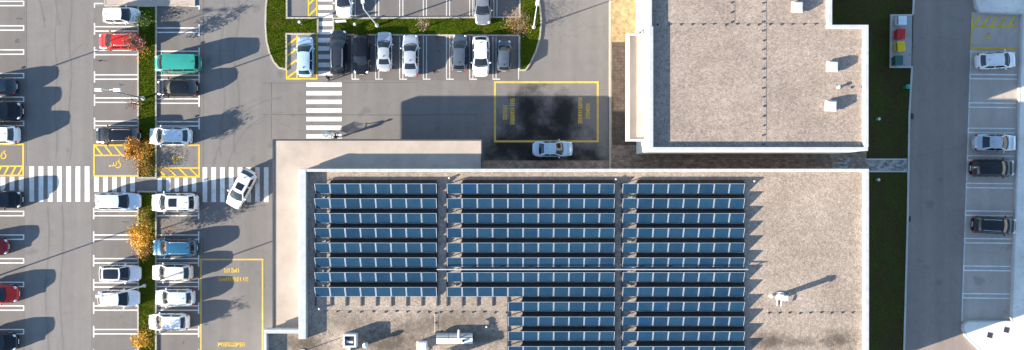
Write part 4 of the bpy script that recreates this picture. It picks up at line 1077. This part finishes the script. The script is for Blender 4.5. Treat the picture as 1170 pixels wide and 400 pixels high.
def container(px, py, mat, label, w_=.80, d=.80, rz=0):
    z = -.84; c = P(px, py, z + 1.0); root = empty('waste_container', (c.x, c.y, z), R(rz), label, 'waste container', 'waste containers on the concrete stand')
    o = MB().frustum(-w_ / 2 - .0, w_ / 2, -d / 2, d / 2, 1.0, .14, .08, .08).build('body', mat, root); bv = o.modifiers.new('b', 'BEVEL'); bv.width = .03
    l = MB().frustum(-w_ / 2 - .03, w_ / 2 + .03, -d / 2 - .03, d / 2 + .03, 1.0, 1.12, .05, .08).build('lid', mat, root); bv = l.modifiers.new('b', 'BEVEL'); bv.width = .03
    MB().tube([(-w_ / 2 - .1, -d / 2 + .1, 1.02), (-w_ / 2 - .1, d / 2 - .1, 1.02)], .025, 8).build('handle', 'plastic_black', l, 40)
    MB().box(-.1, .1, -d / 2 + .08, d / 2 - .08, 1.12, 1.135).build('hinge', mat, l)
    for sx in (-1, 1):
        for sy in (-1, 1): MB().lathe([(.07, -.03), (.08, 0), (.07, .03)], 10, (sx * (w_ / 2 - .16), sy * (d / 2 - .16), .08), 'y').build('wheel', 'rubber', root, 40)
container(1031, 23.5, 'bin_white', 'pale white waste container, topmost on the stand', .84, .9, 0)
container(1029.5, 38.5, 'bin_red', 'red waste container on the concrete stand', .84, 1.05, -3)
container(1029.5, 53, 'bin_yellow', 'yellow waste container below the red one', .76, 1.02, 4)
container(1027, 69, 'bin_green', 'dark green waste container, lowest on the stand', .84, .98, 0)
for (px, py, lb) in ((1131, 383, 'left of two dark square pits in the bottom right pavement'), (1150, 377, 'right of two dark square pits in the bottom right pavement')):
    c = P(px, py, -.9); root = empty('tree_pit', (c.x, c.y, -.9), R(-14), lb, 'tree pit', 'square pits in the pavement')
    MB().box(-.26, .26, -.26, .26, -.02, .012).build('cover', 'grate_iron', root)
    for (x0, x1, y0, y1) in ((-.3, .3, -.3, -.26), (-.3, .3, .26, .3), (-.3, -.26, -.26, .26), (.26, .3, -.26, .26)): MB().box(x0, x1, y0, y1, -.02, .02).build('frame', 'metal_grey', root)

# ================================================================== TREES AND SHRUBS
def tree(px, py, h, cr, nleaf, leafmat, label, seed, cz=None, name='small_tree', leaf=.085, squash=.8, group='small autumn trees on the green strip', spread=1.0, second=None):
    rnd = random.Random(seed); base = P(px, py, .1); root = empty(name, base, 0, label, 'tree' if name == 'small_tree' else 'shrub', group)
    cz = cz or h * .72
    tr = MB(); tips = []
    top = Vector((rnd.uniform(-.1, .1), rnd.uniform(-.1, .1), cz))
    if name == 'small_tree':
        tr.tube([(0, 0, 0), (top.x * .4, top.y * .4, cz * .45), top, top + Vector((rnd.uniform(-.1, .1), rnd.uniform(-.1, .1), cr * .8))], [.06, .05, .035, .008], 7)
    nb = 13
    for i in range(nb):
        a = 2 * math.pi * i / nb + rnd.uniform(-.3, .3); z0 = cz * (rnd.uniform(.5, 1.0) if name == 'small_tree' else .03)
        p0 = Vector((top.x * z0 / cz, top.y * z0 / cz, z0)); el = rnd.uniform(.1, 1.0); ln = cr * rnd.uniform(.75, 1.15)
        p2 = p0 + Vector((math.cos(a) * math.cos(el), math.sin(a) * math.cos(el), math.sin(el))) * ln
        if name != 'small_tree': p2 = Vector((math.cos(a) * cr * rnd.uniform(.3, 1), math.sin(a) * cr * rnd.uniform(.3, 1), h * rnd.uniform(.6, 1)))
        p1 = p0.lerp(p2, .5) + Vector((0, 0, .06)); tr.tube([p0, p1, p2], [.022, .015, .005], 5); tips += [p1, p2, p1.lerp(p2, .5)]
        for _ in range(3):
            q = p2.lerp(p0, rnd.uniform(.1, .6)); e = q + Vector((rnd.uniform(-1, 1), rnd.uniform(-1, 1), rnd.uniform(-.2, .9))) * cr * .35; tr.tube([q, e], [.01, .003], 4); tips.append(e)
    tr.build('trunk' if name == 'small_tree' else 'stems', 'bark', root, 50)
    def crown(nm, cnt, mt):
        V = []; F = []
        for _ in range(cnt):
            c = rnd.choice(tips); g = Vector((rnd.gauss(0, 1), rnd.gauss(0, 1), rnd.gauss(0, squash))) * cr * .17 * spread; c = c + g
            if c.z < .05: c.z = .05 + rnd.random() * .1
            a = Vector((rnd.uniform(-1, 1), rnd.uniform(-1, 1), rnd.uniform(-.6, .6))).normalized(); b = a.cross(Vector((rnd.uniform(-1, 1), rnd.uniform(-1, 1), rnd.uniform(-1, 1)))).normalized()
            s_ = leaf * rnd.uniform(.6, 1.3); n = len(V); V += [tuple(c - a * s_), tuple(c - b * s_ * .5), tuple(c + a * s_), tuple(c + b * s_ * .5)]; F.append((n, n + 1, n + 2, n + 3))
        me = bpy.data.meshes.new(nm); me.from_pydata(V, [], F); link(nm, me, mt, root)
    if nleaf: crown('crown', nleaf, leafmat)
    if second: crown('crown_patch', second[0], second[1])
    for ch in root.children:
        if ch.name.startswith('crown'): ch['kind'] = 'stuff'
tree(168, 173, 3.2, 1.05, 1700, 'leaf_orange', 'orange-leaved small tree between the two yellow accessible bays', 21, 2.4, second=(600, 'leaf_yellow'))
tree(169, 267, 3.3, 1.2, 2000, 'leaf_yellow', 'bright yellow small tree on the strip left of the blue estate', 22, 2.2, second=(500, 'leaf_orange'))
tree(170, 385, 2.9, .8, 700, 'leaf_yellow', 'sparse yellow small tree at the bottom of the green strip', 23, 2.4)
tree(165, 53, 3.2, .95, 800, 'leaf_rust', 'rust-leaved small tree overhanging the red car', 24, 2.5)
tree(162, 121, 2.6, .75, 150, 'leaf_rust', 'almost bare dark small tree below the twin-headed lamp', 25, 2.0)
tree(485, 31, 2.6, .7, 160, 'leaf_dry', 'almost bare small tree on the grass above the silver grey saloon', 26, 2.0, group='small bare trees on the grass island')
tree(590, 27, 1.4, 1.35, 1000, 'leaf_dry', 'dry pinkish brown shrub at the right end of the grass island', 27, 1.2, 'shrub', .05, group='low shrubs on the islands', spread=1.5)
tree(166, 189, .8, 1.05, 700, 'leaf_green', 'low green and orange shrub below the orange tree', 28, .5, 'shrub', .06, group='low shrubs on the islands', second=(900, 'leaf_orange'), spread=1.6)
tree(167, 250, .8, .9, 700, 'leaf_green', 'low green shrub above the bright yellow tree', 29, .6, 'shrub', .06, group='low shrubs on the islands', second=(500, 'leaf_yellow'), spread=1.5)
tree(166, 284, .8, 1.0, 600, 'leaf_rust', 'low rust shrub below the bright yellow tree', 30, .6, 'shrub', .06, group='low shrubs on the islands', second=(700, 'leaf_yellow'), spread=1.6)
tree(165, 24, .9, 1.0, 800, 'leaf_green', 'low dark shrub right of the small white hatchback', 31, .6, 'shrub', .06, group='low shrubs on the islands', spread=1.5)

rnd = random.Random(9); V = []; F = []
for (cx, cy, rx, ry, cnt) in ((166, 175, 12, 20, 420), (165, 268, 13, 26, 520), (166, 385, 9, 14, 200), (160, 55, 11, 14, 160), (190, 190, 14, 12, 50), (190, 262, 16, 12, 70), (590, 30, 14, 9, 160)):
    for _ in range(cnt):
        p = P(cx + rnd.gauss(0, .55) * rx, cy + rnd.gauss(0, .55) * ry, .16)
        an = rnd.uniform(0, 6.28); u = Vector((math.cos(an), math.sin(an), rnd.uniform(-.3, .3))) * .06; v = Vector((-math.sin(an), math.cos(an), rnd.uniform(-.3, .3))) * .035
        n = len(V)
        px_ = p.x * S + NX; p.z = .17 if (158.5 < px_ < 177.5 or px_ > 560) else .03
        V += [tuple(p - u), tuple(p - v), tuple(p + u), tuple(p + v)]; F.append((n, n + 1, n + 2, n + 3))
me = bpy.data.meshes.new('fallen_leaves'); me.from_pydata(V, [], F); o = link('fallen_leaves', me, 'leaf_orange'); tag(o, 'fallen orange leaves scattered below the autumn trees', 'leaves', kind='stuff')

# ================================================================== PEOPLE
def person(px, py, face, label, top, bottom, stride=.28, hold=False):
    """walking figure grown from one skeleton; faces +x before turning"""
    bm = bmesh.new(); sk = bm.verts.layers.skin.verify(); V = {}
    def v(n, co, r, par=None):
        x = bm.verts.new(co); x[sk].radius = (r, r) if isinstance(r, (int, float)) else r; V[n] = x
        if par: bm.edges.new((V[par], x))
    v('pelvis', (0, 0, .95), (.15, .12)); V['pelvis'][sk].use_root = True
    v('waist', (.01, 0, 1.10), (.145, .11), 'pelvis'); v('chest', (.03, 0, 1.32), (.17, .125), 'waist'); v('neck0', (.035, 0, 1.47), (.085, .08), 'chest'); v('neck', (.05, 0, 1.54), .058, 'neck0')
    v('head0', (.07, 0, 1.60), .08, 'neck'); v('head1', (.075, 0, 1.68), .098, 'head0'); v('head2', (.065, 0, 1.755), .075, 'head1')
    for sg, nm in ((1, 'l'), (-1, 'r')):
        s_ = stride * sg
        v('hip' + nm, (0, .095 * sg, .88), .095, 'pelvis'); v('knee' + nm, (s_ * .62 + .04, .10 * sg, .49), .065, 'hip' + nm); v('ank' + nm, (s_ - (.04 if sg < 0 else 0), .10 * sg, .10 if sg > 0 else .13), .045, 'knee' + nm)
        v('toe' + nm, (s_ + .17, .12 * sg, .045), .042, 'ank' + nm)
        v('sh' + nm, (.03, .19 * sg, 1.42), .068, 'neck0')
        if hold:
            v('el' + nm, (.10, .25 * sg, 1.16), .048, 'sh' + nm); v('wr' + nm, (.36, .22 * sg, 1.06), .034, 'el' + nm); v('pa' + nm, (.44, .22 * sg, 1.06), .036, 'wr' + nm); d = (1, 0, -.1)
        else:
            v('el' + nm, (-s_ * .35, .25 * sg, 1.14), .048, 'sh' + nm); v('wr' + nm, (-s_ * .55 + .08, .25 * sg, .92), .034, 'el' + nm); v('pa' + nm, (-s_ * .6 + .10, .25 * sg, .84), .036, 'wr' + nm); d = (.1, 0, -1)
        b = V['pa' + nm].co.copy()
        for i in range(4):
            q = b + Vector((d[0] * .05, (i - 1.5) * .021, d[2] * .05)); q2 = q + Vector((d[0] * .035 + .02, 0, d[2] * .035 - .02)) * (1.0, 1.1, 1.05, .8)[i]
            v('f%d' % i + nm, q, .010, 'pa' + nm); v('g%d' % i + nm, q2, .008, 'f%d' % i + nm)
        t = b + Vector((.03, -.03 * sg, .0)); v('t' + nm, t, .012, 'pa' + nm); v('u' + nm, t + Vector((.03, -.012 * sg, -.02)), .009, 't' + nm)
    me = bpy.data.meshes.new('body'); bm.to_mesh(me); bm.free()
    tmp = bpy.data.objects.new('tmp', me); COL.objects.link(tmp); md = tmp.modifiers.new('s', 'SKIN'); md.use_smooth_shade = True; md.branch_smoothing = .6
    sb = tmp.modifiers.new('d', 'SUBSURF'); sb.levels = 2; sb.render_levels = 2
    dg = bpy.context.evaluated_depsgraph_get(); em = bpy.data.meshes.new_from_object(tmp.evaluated_get(dg)); bpy.data.objects.remove(tmp)
    em.materials.clear()
    for mname in (top, bottom, 'skin', 'plastic_black'): em.materials.append(MATS[mname])
    for pgn in em.polygons:
        c = pgn.center; hand = (abs(c.y) > .17 and (c.x > .36 if hold else c.z < .90) and c.z > .7)
        pgn.material_index = 2 if (c.z > 1.52 or hand) else 3 if c.z < .10 else 1 if c.z < .93 and abs(c.y) < .2 else 0
    em.shade_smooth()
    c = P(px, py, 0); root = empty('person', c, R(face), label, 'person', 'people walking near the crossings')
    link('body', em, None, root)
    hr = MB(); hr.lathe([(.004, .115)] + [(.108 * math.sin(R(a)), .115 * math.cos(R(a))) for a in range(15, 105, 15)], 16); hr.v = [(x * 1.05 + .052, y, z + 1.675) for x, y, z in hr.v]
    hr.build('hair', 'hair_dark', root, 60)
    MB().frustum(.165, .20, -.018, .018, 1.63, 1.68, .008, .008).build('nose', 'skin', root)
    for sg in (1, -1):
        MB().lathe([(.004, -.012), (.012, 0), (.004, .012)], 8, (.168, sg * .035, 1.675), 'y').build('eye', 'plastic_black', root, 60)
        MB().box(.05, .085, sg * .098 - .012, sg * .098 + .012, 1.62, 1.68).build('ear', 'skin', root)
    MB().box(.158, .170, -.025, .025, 1.595, 1.605).build('mouth', 'lamp_red', root)
    return root
person(378, 90.5, 200, 'person in dark clothes at the foot of the striped crossing', 'cloth_black', 'cloth_navy')
person(387, 157.5, 165, 'person in dark clothes behind a shopping trolley at the canopy edge', 'cloth_navy', 'cloth_jeans', .22, True)
simple('cart_plastic', (0.16, 0.32, 0.40), 0.4, 0.1, 4.0)
c = P(376.5, 154.6, 0); root = empty('shopping_trolley', c, R(165), 'pale blue shopping trolley on the last crossing stripe', 'trolley')
fr = MB()
for sg in (1, -1):
    fr.tube([(-.42, .24 * sg, .15), (.40, .20 * sg, .15)], .018, 6); fr.tube([(-.42, .24 * sg, .15), (-.45, .27 * sg, 1.02)], .016, 6)
fr.tube([(-.42, -.24, .15), (-.42, .24, .15)], .016, 6); fr.tube([(.40, -.2, .15), (.40, .2, .15)], .016, 6); fr.build('frame', 'aluminium', root, 50)
bk = MB()
for i in range(9):
    t = i / 8; z = .48 + t * .47; x0, x1, w_ = -.42, .36 + .14 * t, .20 + .06 * t
    for a, b in (((x0, -w_, z), (x1, -w_, z)), ((x1, -w_, z), (x1, w_, z)), ((x1, w_, z), (x0, w_, z)), ((x0, w_, z), (x0, -w_, z))): bk.tube([a, b], .008, 4)
for i in range(16):
    t = i / 15
    for sg in (1, -1): bk.tube([(-.42 + .78 * t, .20 * sg, .48), (-.42 + .92 * t, .26 * sg, .95)], .008, 4)
for i in range(9): y = -.2 + .05 * i; bk.tube([(-.42, y, .48), (.36, y, .48)], .008, 4); bk.tube([(.36, y, .48), (.50, y * 1.3, .95)], .008, 4)
bk.build('basket', 'cart_plastic', root, 50)
MB().tube([(-.5, -.28, 1.04), (-.5, .28, 1.04)], .026, 8).build('handle', 'cart_plastic', root, 50)
for sx in (-.40, .38):
    for sg in (1, -1): MB().lathe([(.05, -.018), (.062, 0), (.05, .018)], 12, (sx, .21 * sg, .062), 'y').build('wheel', 'rubber', root, 50)
